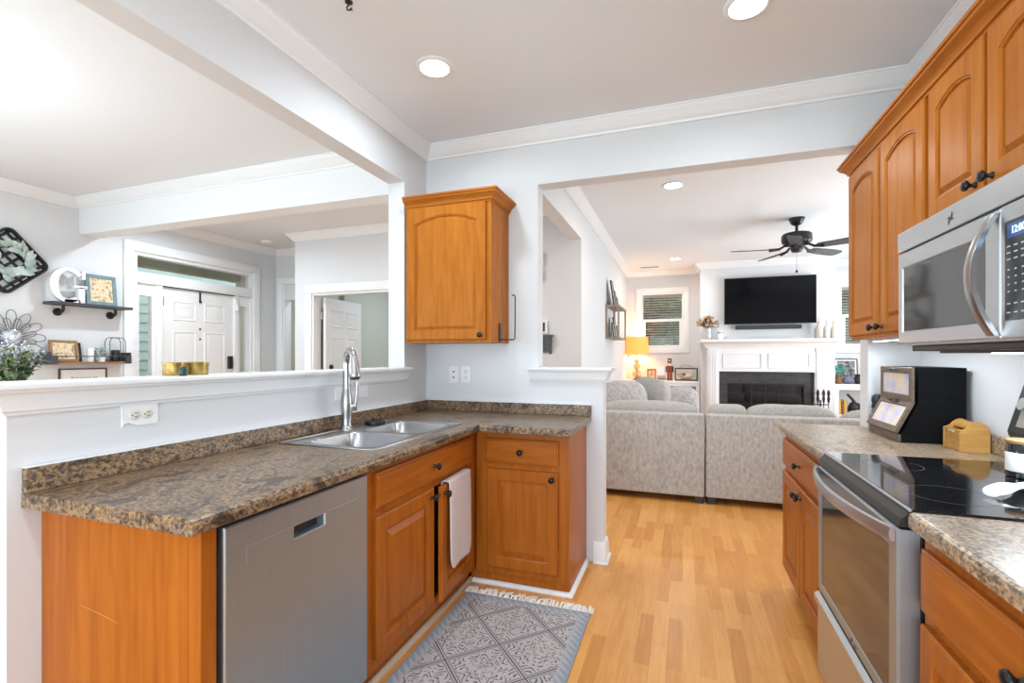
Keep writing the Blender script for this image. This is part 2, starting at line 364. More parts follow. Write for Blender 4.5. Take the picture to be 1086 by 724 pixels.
def panel_door(fr, w, h, t=.02, rise=0, stile=.06, top=None, bev=.026):
    """raised panel cabinet door"""
    bm = bmesh.new(); top = top or stile
    def rect(d, c): return [fr(a, b, c) for a, b in outline(0, w, 0, h, 0, d)]
    def inn(d, c): return [fr(a, b, c) for a, b in outline(stile, w-stile, stile, h-top, rise, d)]
    loops(bm, [rect(0, 0), rect(0, t-.006), rect(.003, t-.002), rect(.007, t), inn(0, t), inn(.003, t-.004), inn(.008, t-.0045), inn(.010, t-.012), inn(.015, t-.012), inn(.016+bev, t-.002), inn(.019+bev, t-.002)])
    return bm
def slab_front(fr, w, h, t=.02):
    bm = bmesh.new()
    def rect(d, c): return [fr(a, b, c) for a, b in outline(0, w, 0, h, 0, d, 4)]
    loops(bm, [rect(0, 0), rect(0, t-.007), rect(.004, t-.004), rect(.008, t-.003), rect(.011, t), rect(.016, t)])
    return bm
def knob(fr, a, b, parent, c=.02):
    bm = bmesh.new(); p = fr(a, b, c)
    lathe(bm, [(.010, 0), (.0095, .003), (.006, .006), (.0055, .014), (.010, .018), (.0158, .023), (.0165, .027), (.0135, .032), (.006, .0345), (0, .035)], p, fr.n, 16)
    return obj('knob', bm, 'bronze', parent, 50)

# ------------------------------------------------------------------ the shell
CZ = 2.78
struct('floor', bx(-7.6, 3.6, -2.6, 8.9, -.1, 0), 'floor', 'honey oak strip laminate floor running through kitchen and living room', 'floor')
struct('ceiling', bx(-7.6, 3.6, -2.6, 8.9, CZ, CZ+.1), 'ceil', 'flat white painted ceiling', 'ceiling')
LW, LW2 = -1.73, -1.85
bm = bmesh.new()
box(bm, LW2, LW, .775, 3.05, 0, 1.20); box(bm, LW2, LW, 2.757, 3.05, 1.20, 2.448); box(bm, LW2, LW, -2.6, 3.05, 2.448, CZ)
struct('wall_left', bm, 'wall', 'half height wall, column and beam of the pass-through over the sink', 'wall')
bm = bmesh.new()
box(bm, LW2, -.9, 3.05, 3.17, 0, CZ); box(bm, -.9, -.47, 3.05, 3.17, 0, 1.20); box(bm, -.9, .93, 3.05, 3.17, 2.43, CZ); box(bm, .93, 3.6, 3.05, 3.17, 0, CZ)
struct('wall_back', bm, 'wall', 'pale grey wall behind the corner cabinet, opening to the living room', 'wall')
struct('wall_right', bx(1.16, 1.28, -2.6, 3.05, 0, CZ), 'wall', 'pale grey wall behind the range and microwave', 'wall')
bm = bmesh.new()   # living room side wall: header over the hall opening, then wall
box(bm, -1.05, -.93, 3.17, 4.65, 2.445, CZ); box(bm, -1.05, -.93, 4.65, 8.9, 0, CZ)
struct('wall_living_left', bm, 'wall', 'living room side wall carrying the ladder shelf', 'wall')
wl, wr = (-.69, .02, 1.44, 2.40), (2.30, 2.98, 1.44, 2.40)
bm = bmesh.new()
def wall_y(bm, x0, x1, y0, y1, holes):
    x = x0
    for a, b, c, d in holes:
        box(bm, x, a, y0, y1, 0, CZ)
        if c > 0: box(bm, a, b, y0, y1, 0, c)
        if d < CZ: box(bm, a, b, y0, y1, d, CZ)
        x = b
    box(bm, x, x1, y0, y1, 0, CZ)
def wall_x(bm, x0, x1, y0, y1, holes):
    y = y0
    for a, b, c, d in holes:
        box(bm, x0, x1, y, a, 0, CZ)
        if c > 0: box(bm, x0, x1, a, b, 0, c)
        if d < CZ: box(bm, x0, x1, a, b, d, CZ)
        y = b
    box(bm, x0, x1, y, y1, 0, CZ)
wall_y(bm, -1.05, 3.6, 8.75, 8.9, [wl, wr])
struct('wall_living_back', bm, 'wall', 'far living room wall with a window each side of the chimney', 'wall')
bm = bmesh.new(); wall_x(bm, 3.4, 3.52, 3.17, 8.75, [(4.5, 7.5, .45, 2.35)])
struct('wall_living_right', bm, 'wall', 'living room outer wall with an added wide window', 'wall')
BX0, BX1, BY = .268, 2.122, 8.3
bm = bmesh.new()
FB = (.66, 1.72, .30, .88)
box(bm, BX0, FB[0], BY, 8.75, 0, CZ); box(bm, FB[1], BX1, BY, 8.75, 0, CZ); box(bm, FB[0], FB[1], BY, 8.75, FB[3], CZ); box(bm, FB[0], FB[1], BY, 8.75, 0, FB[2])
struct('wall_chimney', bm, 'wall', 'projecting chimney breast behind the television', 'wall')
XW = -5.4
bm = bmesh.new(); wall_x(bm, XW-.12, XW, -2.6, 5.41, [(-1.2, 1.2, .7, 2.3), (3.42, 4.90, 0, 2.40)])
struct('wall_dining_left', bm, 'wall', 'dining room wall with shelves and the front entry', 'wall')
bm = bmesh.new(); wall_y(bm, XW, -4.41, 5.29, 5.41, [(-5.27, -4.60, 0, 2.08)])
struct('wall_foyer', bm, 'wall', 'narrow foyer wall with a cased doorway', 'wall')
HY = 4.65
bm = bmesh.new(); wall_y(bm, -4.45, -1.05, HY, HY+.12, [(-4.19, -3.05, 0, 2.05)]); box(bm, -4.45, -4.33, HY+.12, 5.29, 0, CZ)
struct('wall_hall', bm, 'wall', 'pale hall wall with the open bedroom doorway and thermostat', 'wall')
bm = bmesh.new(); box(bm, -4.6, -1.05, 7.2, 7.32, 0, CZ); box(bm, -4.45, -4.33, 5.41, 7.2, 0, CZ)
struct('wall_bedroom', bm, mat('pale_sage_paint', (.60, .64, .58), .7), 'sage grey wall seen through the open bedroom door', 'wall')
bm = bmesh.new(); wall_y(bm, -6.2, -4.45, 6.55, 6.67, [(-5.17, -4.60, 0, 2.05)]); box(bm, -6.3, -6.2, 5.41, 6.67, 0, CZ)
box(bm, -5.6, -4.3, 7.6, 7.7, 0, CZ)
struct('wall_closet', bm, mat('beige_paint', (.62, .58, .50), .7), 'beige passage wall seen through the foyer doorway', 'wall')
bm = bmesh.new(); wall_y(bm, XW-.12, LW2, -2.72, -2.6, [(-5.1, -2.3, .6, 2.3)]); wall_y(bm, LW2, 1.28, -2.72, -2.6, [(-1.6, 1.0, .1, 2.15)])
struct('wall_rear', bm, 'wall', 'rear wall with the added patio door and dining window', 'wall')
struct('beam_dining', bx(XW, LW2, 2.94, 3.10, 2.452, CZ), 'trim', 'white dropped beam crossing the dining room ceiling', 'beam')

# crown mouldings
CP = [(0, -.088), (.012, -.088), (.016, -.076), (.026, -.070), (.040, -.052), (.060, -.030), (.070, -.022), (.074, -.012), (.080, -.010), (.080, 0), (0, 0)]
def crown(n, path, label): struct('trim_%d' % n, sweep(bmesh.new(), path, CP, CZ), 'trim', label, 'crown moulding', 30)
crown(1, [(LW, -2.6), (LW, 3.05), (1.16, 3.05), (1.16, -2.6)], 'white crown moulding round the kitchen ceiling')
crown(2, [(-.93, 3.17), (-.93, 8.75), (BX0, 8.75), (BX0, BY), (BX1, BY), (BX1, 8.75), (3.4, 8.75)], 'white crown moulding round the living room ceiling')
crown(3, [(XW, -2.6), (XW, 2.94), (LW2, 2.94)], 'white crown moulding along shelf wall and dining beam')
crown(4, [(XW, 3.10), (XW, 5.29), (-4.45, 5.29), (-4.45, HY), (-1.05, HY)], 'white crown moulding over front door and hall')
# caps of the two half walls
LP = [(0, -.088), (.010, -.088), (.012, -.080), (.020, -.076), (.022, -.060), (.034, -.030), (.040, -.026), (.042, -.018), (.056, -.016), (.058, -.012), (.058, -.002), (.056, 0), (-.02, 0), (-.02, -.02), (0, -.02)]
bm = sweep(bmesh.new(), [(LW2, 2.76), (LW2, .775), (LW, .775), (LW, 2.778)][::1], LP, 1.226) if False else sweep(bmesh.new(), [(LW2, .775), (LW, .775), (LW, 2.778)], LP, 1.226)
box(bm, LW2-.05, LW+.03, .74, 2.757, 1.2, 1.2255, .002)
struct('trim_5', bm, 'trim', 'white moulded ledge capping the pass-through half wall', 'ledge', 30)
bm = sweep(bmesh.new(), [(-.955, 3.05), (-.47, 3.05), (-.47, 3.17), (-.9, 3.17)], LP, 1.226)
box(bm, -.9, -.45, 3.03, 3.19, 1.2, 1.2255)
struct('trim_6', bm, 'trim', 'white moulded cap on the short half wall by living room', 'ledge', 30)
BP = [(0, 0), (.018, 0), (.018, .01), (.014, .10), (.010, .112), (.006, .125), (0, .13)]
SH = [(0, 0), (.030, 0), (.028, .008), (.022, .015), (.016, .018), (0, .018)]
bm = sweep(bmesh.new(), [(-.53, 3.05), (-.47, 3.05), (-.47, 3.17), (-.9, 3.17)], BP, 0)
sweep(bm, [(-.53, 3.05), (-.47, 3.05), (-.47, 3.17), (-.9, 3.17)], SH, 0)
struct('baseboard_half_wall', bm, 'trim', 'white baseboard wrapping the end of the short half wall', 'baseboard', 30)
bm = sweep(bmesh.new(), [(-.93, 4.65), (-.93, 8.75), (BX0, 8.75)], BP, 0)
struct('baseboard_living', bm, 'trim', 'white baseboard along the living room side wall', 'baseboard', 30)
bm = sweep(bmesh.new(), [(XW, -2.6), (XW, 3.3)], BP, 0)
struct('baseboard_dining', bm, 'trim', 'white baseboard below the dining wall shelves', 'baseboard', 30)

# casings
def casing_x(bm, x, y0, y1, z1, w=.09, t=.022, z0=0, bottom=False):   # on a wall facing +X
    box(bm, x, x+t, y0-w, y0, z0, z1, .003); box(bm, x, x+t, y1, y1+w, z0, z1, .003); box(bm, x, x+t+.006, y0-w-.0, y1+w, z1, z1+w, .003)
    if bottom: box(bm, x, x+t, y0-w, y1+w, z0-w, z0, .003)
def casing_y(bm, y, x0, x1, z1, w=.09, t=.022, z0=0, bottom=False):   # on a wall facing -Y
    box(bm, x0-w, x0, y-t, y, z0, z1, .003); box(bm, x1, x1+w, y-t, y, z0, z1, .003); box(bm, x0-w, x1+w, y-t-.006, y, z1, z1+w, .003)
    if bottom: box(bm, x0-w, x1+w, y-t, y, z0-w, z0, .003)

# ---- front entry: door_1 with sidelights and transom
def six_panel(bm, fr, w, h, t=.04):
    def ring(x0, x1, y0, y1, d, c): return [fr(a, b, c) for a, b in outline(x0, x1, y0, y1, 0, d, 3)]
    loops(bm, [ring(0, w, 0, h, 0, 0), ring(0, w, 0, h, 0, t), ring(0, w, 0, h, .002, t)])
    s = w/.9
    for x0, x1 in ((.12*s, .40*s), (.50*s, .78*s)):
        for y0, y1 in ((h-.36, h-.14), (h-1.12, h-.48), (.22, h-1.24)):
            loops(bm, [ring(x0, x1, y0, y1, 0, t), ring(x0, x1, y0, y1, .008, t+.009), ring(x0, x1, y0, y1, .018, t+.004), ring(x0, x1, y0, y1, .024, t+.0015), ring(x0, x1, y0, y1, .036, t+.0015), ring(x0, x1, y0, y1, .055, t+.009), ring(x0, x1, y0, y1, .06, t+.009)], cap0=False)
bm = bmesh.new(); casing_x(bm, XW, 3.42, 4.90, 2.40, .10)
x0, x1 = XW-.10, XW+.004
box(bm, x0, x1, 3.42, 3.455, 0, 2.40); box(bm, x0, x1, 4.865, 4.90, 0, 2.40); box(bm, x0, x1, 3.455, 4.865, 2.362, 2.40)
box(bm, x0, x1+.012, 3.455, 4.865, 2.075, 2.19, .003)
box(bm, x0, x1, 3.655, 3.72, 0, 2.075, .003); box(bm, x0, x1, 4.62, 4.685, 0, 2.075, .003)
for a, b in ((3.455, 3.655), (4.685, 4.865)):
    box(bm, x0+.02, x1-.02, a, b, 1.945, 2.075); box(bm, x0+.02, x1-.02, a, b, 0, .55)
    box(bm, x0+.02, x1-.02, a, a+.03, .55, 1.945); box(bm, x0+.02, x1-.02, b-.04, b, .55, 1.945)
d1 = struct('door_1', bm, 'trim', 'white front entry surround with transom and two sidelights', 'front door', 30)
bm = bmesh.new(); six_panel(bm, Fr((XW-.06, 3.72, .01), (0, 1, 0), (1, 0, 0)), .90, 2.055)
dl = obj('door_leaf', bm, 'door', d1, 30)
bm = bmesh.new()
for z in (1.86, 1.05, .25): box(bm, XW-.03, XW-.008, 3.722, 3.738, z, z+.10); 
obj('hinge', bm, 'nickel', d1)
bm = bmesh.new(); box(bm, XW-.016, XW+.02, 4.53, 4.585, 1.14, 1.30, .006); obj('keypad_lock', bm, 'black', dl)
bm = bmesh.new(); tube(bm, [(XW-.02, 4.56, 1.02), (XW+.05, 4.56, 1.02), (XW+.05, 4.46, 1.02)], .01); obj('lever_handle', bm, 'nickel', dl)
bm = bmesh.new(); lathe(bm, [(.012, 0), (.012, .004), (0, .005)], (XW-.02, 4.17, 1.62), (1, 0, 0), 12); lathe(bm, [(.012, 0), (.012, .004), (0, .005)], (XW-.02, 4.17, 1.50), (1, 0, 0), 12); obj('peephole', bm, 'black', dl)
bm = bmesh.new(); box(bm, XW-.03, XW-.012, 4.158, 4.178, 1.95, 2.06); box(bm, XW-.02, XW+.004, 4.158, 4.178, 1.93, 1.95); obj('wreath_hanger', bm, 'black', dl)
bm = bmesh.new(); box(bm, XW+.0, XW+.006, 3.72, 4.62, 2.063, 2.075); obj('weather_strip', bm, 'black', d1)
for a, b, c, d in ((3.455, 4.865, 2.19, 2.362), (3.485, 3.615, .55, 1.945), (4.715, 4.825, .55, 1.945)):
    obj('window_pane', bx(XW-.055, XW-.049, a, b, c, d), 'clearglass', d1)
bm = bmesh.new(); box(bm, XW+.0, XW+.03, 4.615, 4.66, 1.93, 2.02, .006); box(bm, XW+.0, XW+.045, 4.628, 4.648, 1.88, 1.95, .004); obj('alarm_sensor', bm, 'plate', d1)
# porch outside the entry
bm = bmesh.new()
for k in range(20): prism(bm, [(0, 0), (.028, 0), (.006, .19), (0, .19)], (-10.3, 1.0, -.3+k*.19), (1, 0, 0), (0, 0, 1), (0, 10.0, 0))
box(bm, -10.4, -10.3, 1.0, 11.0, -.3, 3.5)
struct('wall_porch', bm, 'siding', 'sage green lap siding of the building across from the entry', 'siding')
struct('porch_roof', box(bx(-6.35, XW-.12, 2.2, 6.2, 2.6, 2.7), -6.35, -6.22, 2.2, 6.2, 2.40, 2.6), 'porch', 'shaded porch ceiling seen through the transom', 'porch ceiling')

# ---- bedroom doorway: door_2, and foyer doorway: door_3
bm = bmesh.new(); casing_y(bm, HY, -4.19, -3.05, 2.05, .10)
box(bm, -4.19, -4.165, HY-.004, HY+.12, 0, 2.05); box(bm, -3.075, -3.05, HY-.004, HY+.12, 0, 2.05); box(bm, -4.165, -3.075, HY-.004, HY+.12, 2.025, 2.05)
d2 = struct('door_2', bm, 'trim', 'white cased bedroom doorway in the hall wall', 'doorway', 30)
ang = math.radians(96); u = Vector((math.cos(ang), math.sin(ang), 0)); nn = Vector((math.sin(ang), -math.cos(ang), 0))
bm = bmesh.new(); six_panel(bm, Fr(Vector((-4.135, HY+.125, .01)), u, nn), .80, 2.005, .036); dl2 = obj('door_leaf', bm, 'door', d2, 30)
p = Vector((-4.135, HY+.125, 1.17))+u*.05+nn*.04
bm = bmesh.new()
for z in (1.75, .95, .2): lathe(bm, [(.008, 0), (.008, .09)], (-4.15, HY+.118, z), (0, 0, 1), 8)
obj('hinge', bm, 'nickel', d2)
q = Vector((-4.135, HY+.125, 1.165))+u*.10+nn*.036
bm = bmesh.new(); lathe(bm, [(.03, 0), (.03, .02), (.012, .03)], q, nn, 14); obj('door_bumper', bm, 'black', dl2)
bm = bmesh.new(); casing_y(bm, 5.29, -5.27, -4.60, 2.30, .085)
box(bm, -5.27, -5.25, 5.286, 5.41, 0, 2.30); box(bm, -4.62, -4.60, 5.286, 5.41, 0, 2.30)
struct('door_3', bm, 'trim', 'white cased foyer doorway beside the front door', 'doorway', 30)
bm = bmesh.new(); casing_y(bm, 6.55, -5.17, -4.60, 2.05, .08)
struct('door_4', bm, 'trim', 'white casing of the inner door down the passage', 'doorway', 30)

# ---- living room windows
def window(n, h, label, blabel):
    x0, x1, z0, z1 = h
    bm = bmesh.new(); casing_y(bm, 8.75, x0, x1, z1, .085, .022, z0, True)
    box(bm, x0, x0+.012, 8.745, 8.88, z0, z1); box(bm, x1-.012, x1, 8.745, 8.88, z0, z1); box(bm, x0+.012, x1-.012, 8.746, 8.879, z0, z0+.012); box(bm, x0+.012, x1-.012, 8.746, 8.879, z1-.03, z1)
    o = struct('window_%d' % n, bm, 'trim', label, 'window', 30)
    zm = (z0+z1)/2+.01
    bm = bmesh.new()
    box(bm, x0+.012, x0+.035, 8.79, 8.82, zm, z1-.03); box(bm, x1-.035, x1-.012, 8.79, 8.82, zm, z1-.03); box(bm, x0+.012, x1-.012, 8.785, 8.82, zm-.03, zm+.015)
    box(bm, x0+.012, x0+.075, 8.76, 8.79, z0+.012, zm-.01); box(bm, x1-.075, x1-.012, 8.76, 8.79, z0+.012, zm-.01); box(bm, x0+.075, x1-.075, 8.762, 8.788, z0+.012, z0+.05); box(bm, x0+.075, x1-.075, 8.762, 8.788, zm-.03, zm-.012)
    obj('sash', bm, 'trim', o)
    obj('window_pane', bx(x0+.012, x1-.012, 8.803, 8.807, z0+.02, z1-.03), 'clearglass', o)
    t = thing('window_blind', blabel, 'blind', (0.5*(x0+x1), 8.845, z0+.02))
    bm = bmesh.new(); z = z0+.035
    while z < z1-.05:
        prism(bm, [(0, .0), (.0, .003), (.042, -.012), (.042, -.015)], (x0+.02, 8.825, z+.006), (0, 1, 0), (0, 0, 1), (x1-x0-.04, 0, 0)); z += .043
    obj('slat', bm, 'blind', t); obj('bottom_rail', bx(x0+.02, x1-.02, 8.835, 8.86, z0+.013, z0+.028), 'blind', t)
    obj('head_rail', bx(x0+.02, x1-.02, 8.825, 8.87, z1-.075, z1-.03), 'blind', t)
    return o
window(1, wl, 'white framed sash window left of the fireplace', 'white slatted blind in the window above the lamp table')
window(2, wr, 'white framed sash window right of the fireplace', 'white slatted blind in the window right of the chimney')
# unseen patio, dining and side windows added to let light in
bm = bmesh.new()
for x in (-1.6, -.34, .94): box(bm, x, x+.06, -2.71, -2.61, .1, 2.15)
box(bm, -1.54, .94, -2.71, -2.61, .1, .16); box(bm, -1.54, .94, -2.71, -2.61, 2.09, 2.15)
struct('window_3', bm, 'trim', 'added white framed patio door at the unseen kitchen rear', 'window')
bm = bmesh.new()
for x in (-5.1, -3.73, -2.36): box(bm, x, x+.06, -2.71, -2.61, .6, 2.3)
box(bm, -5.04, -2.36, -2.71, -2.61, .6, .66); box(bm, -5.04, -2.36, -2.71, -2.61, 2.24, 2.3)
struct('window_4', bm, 'trim', 'added white framed dining room rear window, unseen', 'window')
bm = bmesh.new()
for y in (4.5, 5.97, 7.44): box(bm, 3.41, 3.51, y, y+.06, .45, 2.35)
box(bm, 3.41, 3.51, 4.56, 7.44, .45, .51); box(bm, 3.41, 3.51, 4.56, 7.44, 2.29, 2.35)
struct('window_5', bm, 'trim', 'added white framed living room side window, unseen', 'window')
bm = bmesh.new()
for y in (-1.2, 1.14): box(bm, XW-.11, XW-.01, y, y+.06, .7, 2.3)
box(bm, XW-.11, XW-.01, -1.14, 1.14, .7, .76); box(bm, XW-.11, XW-.01, -1.14, 1.14, 2.24, 2.3)
struct('window_6', bm, 'trim', 'added white framed dining room side window, unseen', 'window')
struct('lawn', bx(-30, 30, -30, 40, -.4, -.3), 'lawn', 'grass outside the house', 'lawn')
# hedge behind the living room windows
bm = bmesh.new(); rnd = random.Random(3)
for k in range(170):
    blob(bm, (rnd.uniform(-4, 8), rnd.uniform(12.6, 14.2), rnd.uniform(-.3, 4.4)), (rnd.uniform(.5, .9),)*3, 9, 6, 1, .35, seed=k)
tag(obj('hedge', bm, 'hedge'), 'green hedge outside seen between blind slats', 'hedge', kind='stuff')

# ================================================================== KITCHEN, LEFT RUN
ZC = 1.30-.38   # worktop height
FL = lambda y, z: Fr((-1.125, y, z), (0, 1, 0), (1, 0, 0))      # face of the left run
FB_ = lambda x, z: Fr((x, 2.545, z), (1, 0, 0), (0, -1, 0))     # face of the corner cabinet
# end panel
t = thing('cabinet_end_panel', 'plain orange maple end panel at the near end of sink run', 'cabinet panel', (-1.4, .86, 0))
obj('side_panel', bx(LW+.002, -1.145, .850, .866, 0, .878), 'wv', t)
obj('stile', bx(-1.145, -1.103, .850, .893, 0, .878, .002), 'wv', t)
bm = tube(bmesh.new(), [(-1.56, .8495, .618), (-1.50, .8495, .612), (-1.44, .8495, .603), (-1.40, .8495, .596)], [.0003, .0009, .0007, .0003], 5)
obj('scratch', bm, mat('bare_wood_scratch', (.50, .27, .11), .7), t)
# dishwasher
t = thing('dishwasher', 'stainless dishwasher with pocket handle between end panel and sink cabinet', 'dishwasher', (-1.4, 1.205, 0))
bm = bx(-1.69, -1.15, .900, 1.506, .10, .866); box(bm, -1.69, -1.20, .900, 1.506, 0, .10); obj('tub', bm, 'black', t)
bm = bmesh.new()
y0, y1, z0, z1 = .912, 1.504, .105, .862; hy0, hy1, hz0, hz1 = 1.145, 1.280, .748, .789
X0, X1 = -1.148, -1.100
ov = [(y0, z0), (y1, z0), (y1, z1), (y0, z1)]; iv = [(hy0, hz0), (hy1, hz0), (hy1, hz1), (hy0, hz1)]
def rr(pts, d): (a, b), (c, _), (_, e), _ = pts; return [(a+d, b+d), (c-d, b+d), (c-d, e-d), (a+d, e-d)]
R = lambda pts, x: [(x, a, b) for a, b in pts]
loops(bm, [R(ov, X0), R(ov, X1-.004), R(rr(ov, .004), X1), R(iv, X1), R(rr(iv, .003), X1-.004), R(rr(iv, .004), X1-.035)])
dd = obj('door', bm, 'steel_v', t)
for a, b in ((.978, 1.1435), (1.2815, 1.450)): obj('control_strip', bx(X1, X1+.0012, a, b, .745, .791, .0005), 'steel_v', dd)
bm = bx(X1-.034, X1-.031, hy0+.005, hy1-.005, hz0+.005, hz1-.005); o_ = obj('pocket_handle', bm, 'black', dd)
bm = bmesh.new()
for y in (1.31, 1.335, 1.36): lathe(bm, [(.0025, 0), (.0025, .001)], (-1.12, y, .866), (0, 0, 1), 8)
obj('indicator_light', bm, mat('pale_indicator', (.6, .7, .9), .4), dd)
obj('badge', bx(X1, X1+.001, 1.462, 1.474, .832, .838), 'chrome', dd)
# sink base cabinet
def carcass(bm, x0, x1, y0, y1, z0, z1, open_side):
    """open fronted cabinet box of 16 mm boards"""
    s = .016
    if open_side[0] == 'x':
        box(bm, x0, x1, y0, y0+s, z0, z1); box(bm, x0, x1, y1-s, y1, z0, z1)
        box(bm, x0, x1, y0+s, y1-s, z0, z0+s)
        xb = x0 if open_side == 'x+' else x1-s
        box(bm, xb, xb+s, y0+s, y1-s, z0+s, z1)
    else:
        box(bm, x0, x0+s, y0, y1, z0, z1); box(bm, x1-s, x1, y0, y1, z0, z1); box(bm, x0+s, x1-s, y0, y1, z0, z0+s); box(bm, x0+s, x1-s, y1-s, y1, z0+s, z1)
t = thing('sink_base_cabinet', 'orange maple base cabinet under the double sink', 'cabinet', (-1.4, 2.02, 0))
bm = bmesh.new(); carcass(bm, LW+.003, -1.145, 1.514, 2.545, .085, .878, 'x+')
for a, b, c, d in ((1.514, 1.585, .085, .878), (2.448, 2.545, .085, .878), (1.585, 2.448, .085, .14), (1.585, 2.448, .672, .715), (1.585, 2.448, .84, .878), (2.012, 2.055, .14, .672)):
    box(bm, -1.145, -1.125, a, b, c, d)
box(bm, -1.185, -1.168, 1.514, 2.545, .0, .085)
obj('carcass', bm, 'wv', t)
d = obj('false_drawer_front', slab_front(FL(1.574, .708), .884, .142), 'wh', t); knob(FL(1.574, .708), .450, .072, d)
d = obj('door', panel_door(FL(1.572, .130), .454, .548), 'wv', t); knob(FL(1.572, .130), .422, .510, d)
fr = Fr((-1.125, 2.462, .130), (-math.sin(math.radians(90+4.5)), -math.cos(math.radians(90+4.5)), 0), (math.cos(math.radians(4.5)), -math.sin(math.radians(4.5))*-1, 0))
ud = Vector((math.sin(math.radians(3.5)), -math.cos(math.radians(3.5)), 0)); nd = Vector((math.cos(math.radians(3.5)), math.sin(math.radians(3.5)), 0))
frd = Fr((-1.122, 2.462, .130), ud, nd)
d = obj('door', panel_door(frd, .416, .548), 'wv', t); knob(frd, .386, .510, d)
# towel over that door
bm = bmesh.new(); rows = []
def towel_pt(s, v):   # s across 0..1 (hinge side to free side), v arc length
    a = .072+.285*s; w = math.sin(s*9)*.004
    if v < .0: return frd(a, .551, -.004+w*.2) if v > -.02 else frd(a, .551+(v+.02), -.0045)
    drop = v; fl = .010*math.sin(s*7+1)*min(1, drop*3)
    aa = a+.008*math.sin(drop*6)+(.012*drop*(s-.5)*-1)
    return frd(aa, .5515-drop, .0235+.002+.006*min(1, drop*8)+fl*.5+.003)
ns, vs = 16, [0.0, .004, .02, .05, .1, .15, .2, .25, .3, .35, .38, .405, .42, .43]
front = []
for v in vs:
    row = []
    for k in range(ns+1):
        s = k/ns
        if v > .37: s2 = .5+(s-.5)*math.sqrt(max(.0, 1-((v-.37)/.063)**2*.55))
        else: s2 = s
        row.append(towel_pt(s2, v))
    front.append(row)
back = [[frd(.072+.285*k/ns, .5515-h, -.005-.004) for k in range(ns+1)] for h in (.10, .05, .0)]
top = [[frd(.072+.285*k/ns, .556, c) for k in range(ns+1)] for c in (-.004, .010, .022)]
grid = back+top+front
G = [[bm.verts.new(p) for p in r] for r in grid]
for a, b in zip(G, G[1:]):
    for k in range(ns): bm.faces.new((a[k], a[k+1], b[k+1], b[k]))
bmesh.ops.recalc_face_normals(bm, faces=bm.faces)
bmesh.ops.solidify(bm, geom=bm.faces[:], thickness=-.004)
o = obj('hand_towel', bm, 'towel', None, 180, loc=frd(.24, .3, .03)); tag(o, 'pinkish white hand towel draped over the sink cabinet door', 'towel')
# corner base cabinet
t = thing('corner_base_cabinet', 'orange maple base cabinet with one drawer and one door in the corner', 'cabinet', (-.85, 2.8, 0))
bm = bmesh.new(); carcass(bm, -1.120, -.577, 2.565, 3.048, .075, .878, 'y-')
for a, b, c, dz in ((-1.120, -1.048, .075, .878), (-.640, -.577, .075, .878), (-1.048, -.640, .075, .118), (-1.048, -.640, .66, .705), (-1.048, -.640, .833, .878)): box(bm, a, b, 2.545, 2.565, c, dz)
box(bm, -1.160, -.580, 2.566, 2.580, 0, .075); box(bm, -.594, -.578, 2.580, 3.048, 0, .075)
obj('carcass', bm, 'wv', t)
fr = FB_(-1.058, .700); d = obj('drawer', slab_front(fr, .428, .138), 'wh', t); knob(fr, .214, .069, d)
fr = FB_(-1.050, .112); d = obj('door', panel_door(fr, .418, .556), 'wv', t); knob(fr, .386, .520, d)
QR = [(0, 0), (.02, 0), (.019, .008), (.014, .016), (.006, .020), (0, .021)]
struct('baseboard_cabinets', sweep(bmesh.new(), [(-1.145, 2.562), (-.577, 2.562), (-.577, 3.03)], QR, 0), 'trim', 'white quarter round strip at the foot of the corner cabinet', 'baseboard')
struct('baseboard_sink_run', sweep(bmesh.new(), [(-1.165, .90), (-1.165, 2.562)], QR, 0), mat('shaded_strip', (.50, .39, .29), .5), 'quarter round strip with shade painted in tan, foot of the sink cabinet', 'baseboard')  # shade at the cabinet foot put into the tan colour
# worktop
t = thing('countertop', 'brown speckled laminate worktop of the L-shaped sink run', 'countertop', (-1.4, 1.9, ZC-.04))
bm = bmesh.new(); z0 = ZC-.04
SY0, SY1, SX0, SX1 = 1.635, 2.445, -1.655, -1.165
CE = .805
for a in ((LW+.002, -1.085, CE, SY0), (LW+.002, SX0+.015, SY0, SY1), (SX1-.015, -1.085, SY0, SY1), (LW+.002, -1.085, SY1, 3.048), (-1.085, -.56, 2.465, 3.048)): box(bm, *a, z0, ZC)
nose = [(0, 0), (.010, 0), (.014, .004), (.015, .026), (.012, .035), (.006, .0395), (0, .04)]
sweep(bm, [(-1.085, CE), (-1.085, 2.465), (-.56, 2.465), (-.56, 3.048)], nose, z0)
obj('worktop', bm, 'counter', t)
bm = bx(LW+.002, LW+.022, CE, 3.048, ZC, .990, .003); box(bm, LW+.022, -.545, 3.028, 3.048, ZC, .990, .003)
obj('backsplash', bm, 'counter', t)
bm = bx(LW+.002, LW+.022, CE, 3.028, .990, .9925); box(bm, LW+.022, -.545, 3.030, 3.048, .990, .9925); obj('caulk_line', bm, 'trim', t)
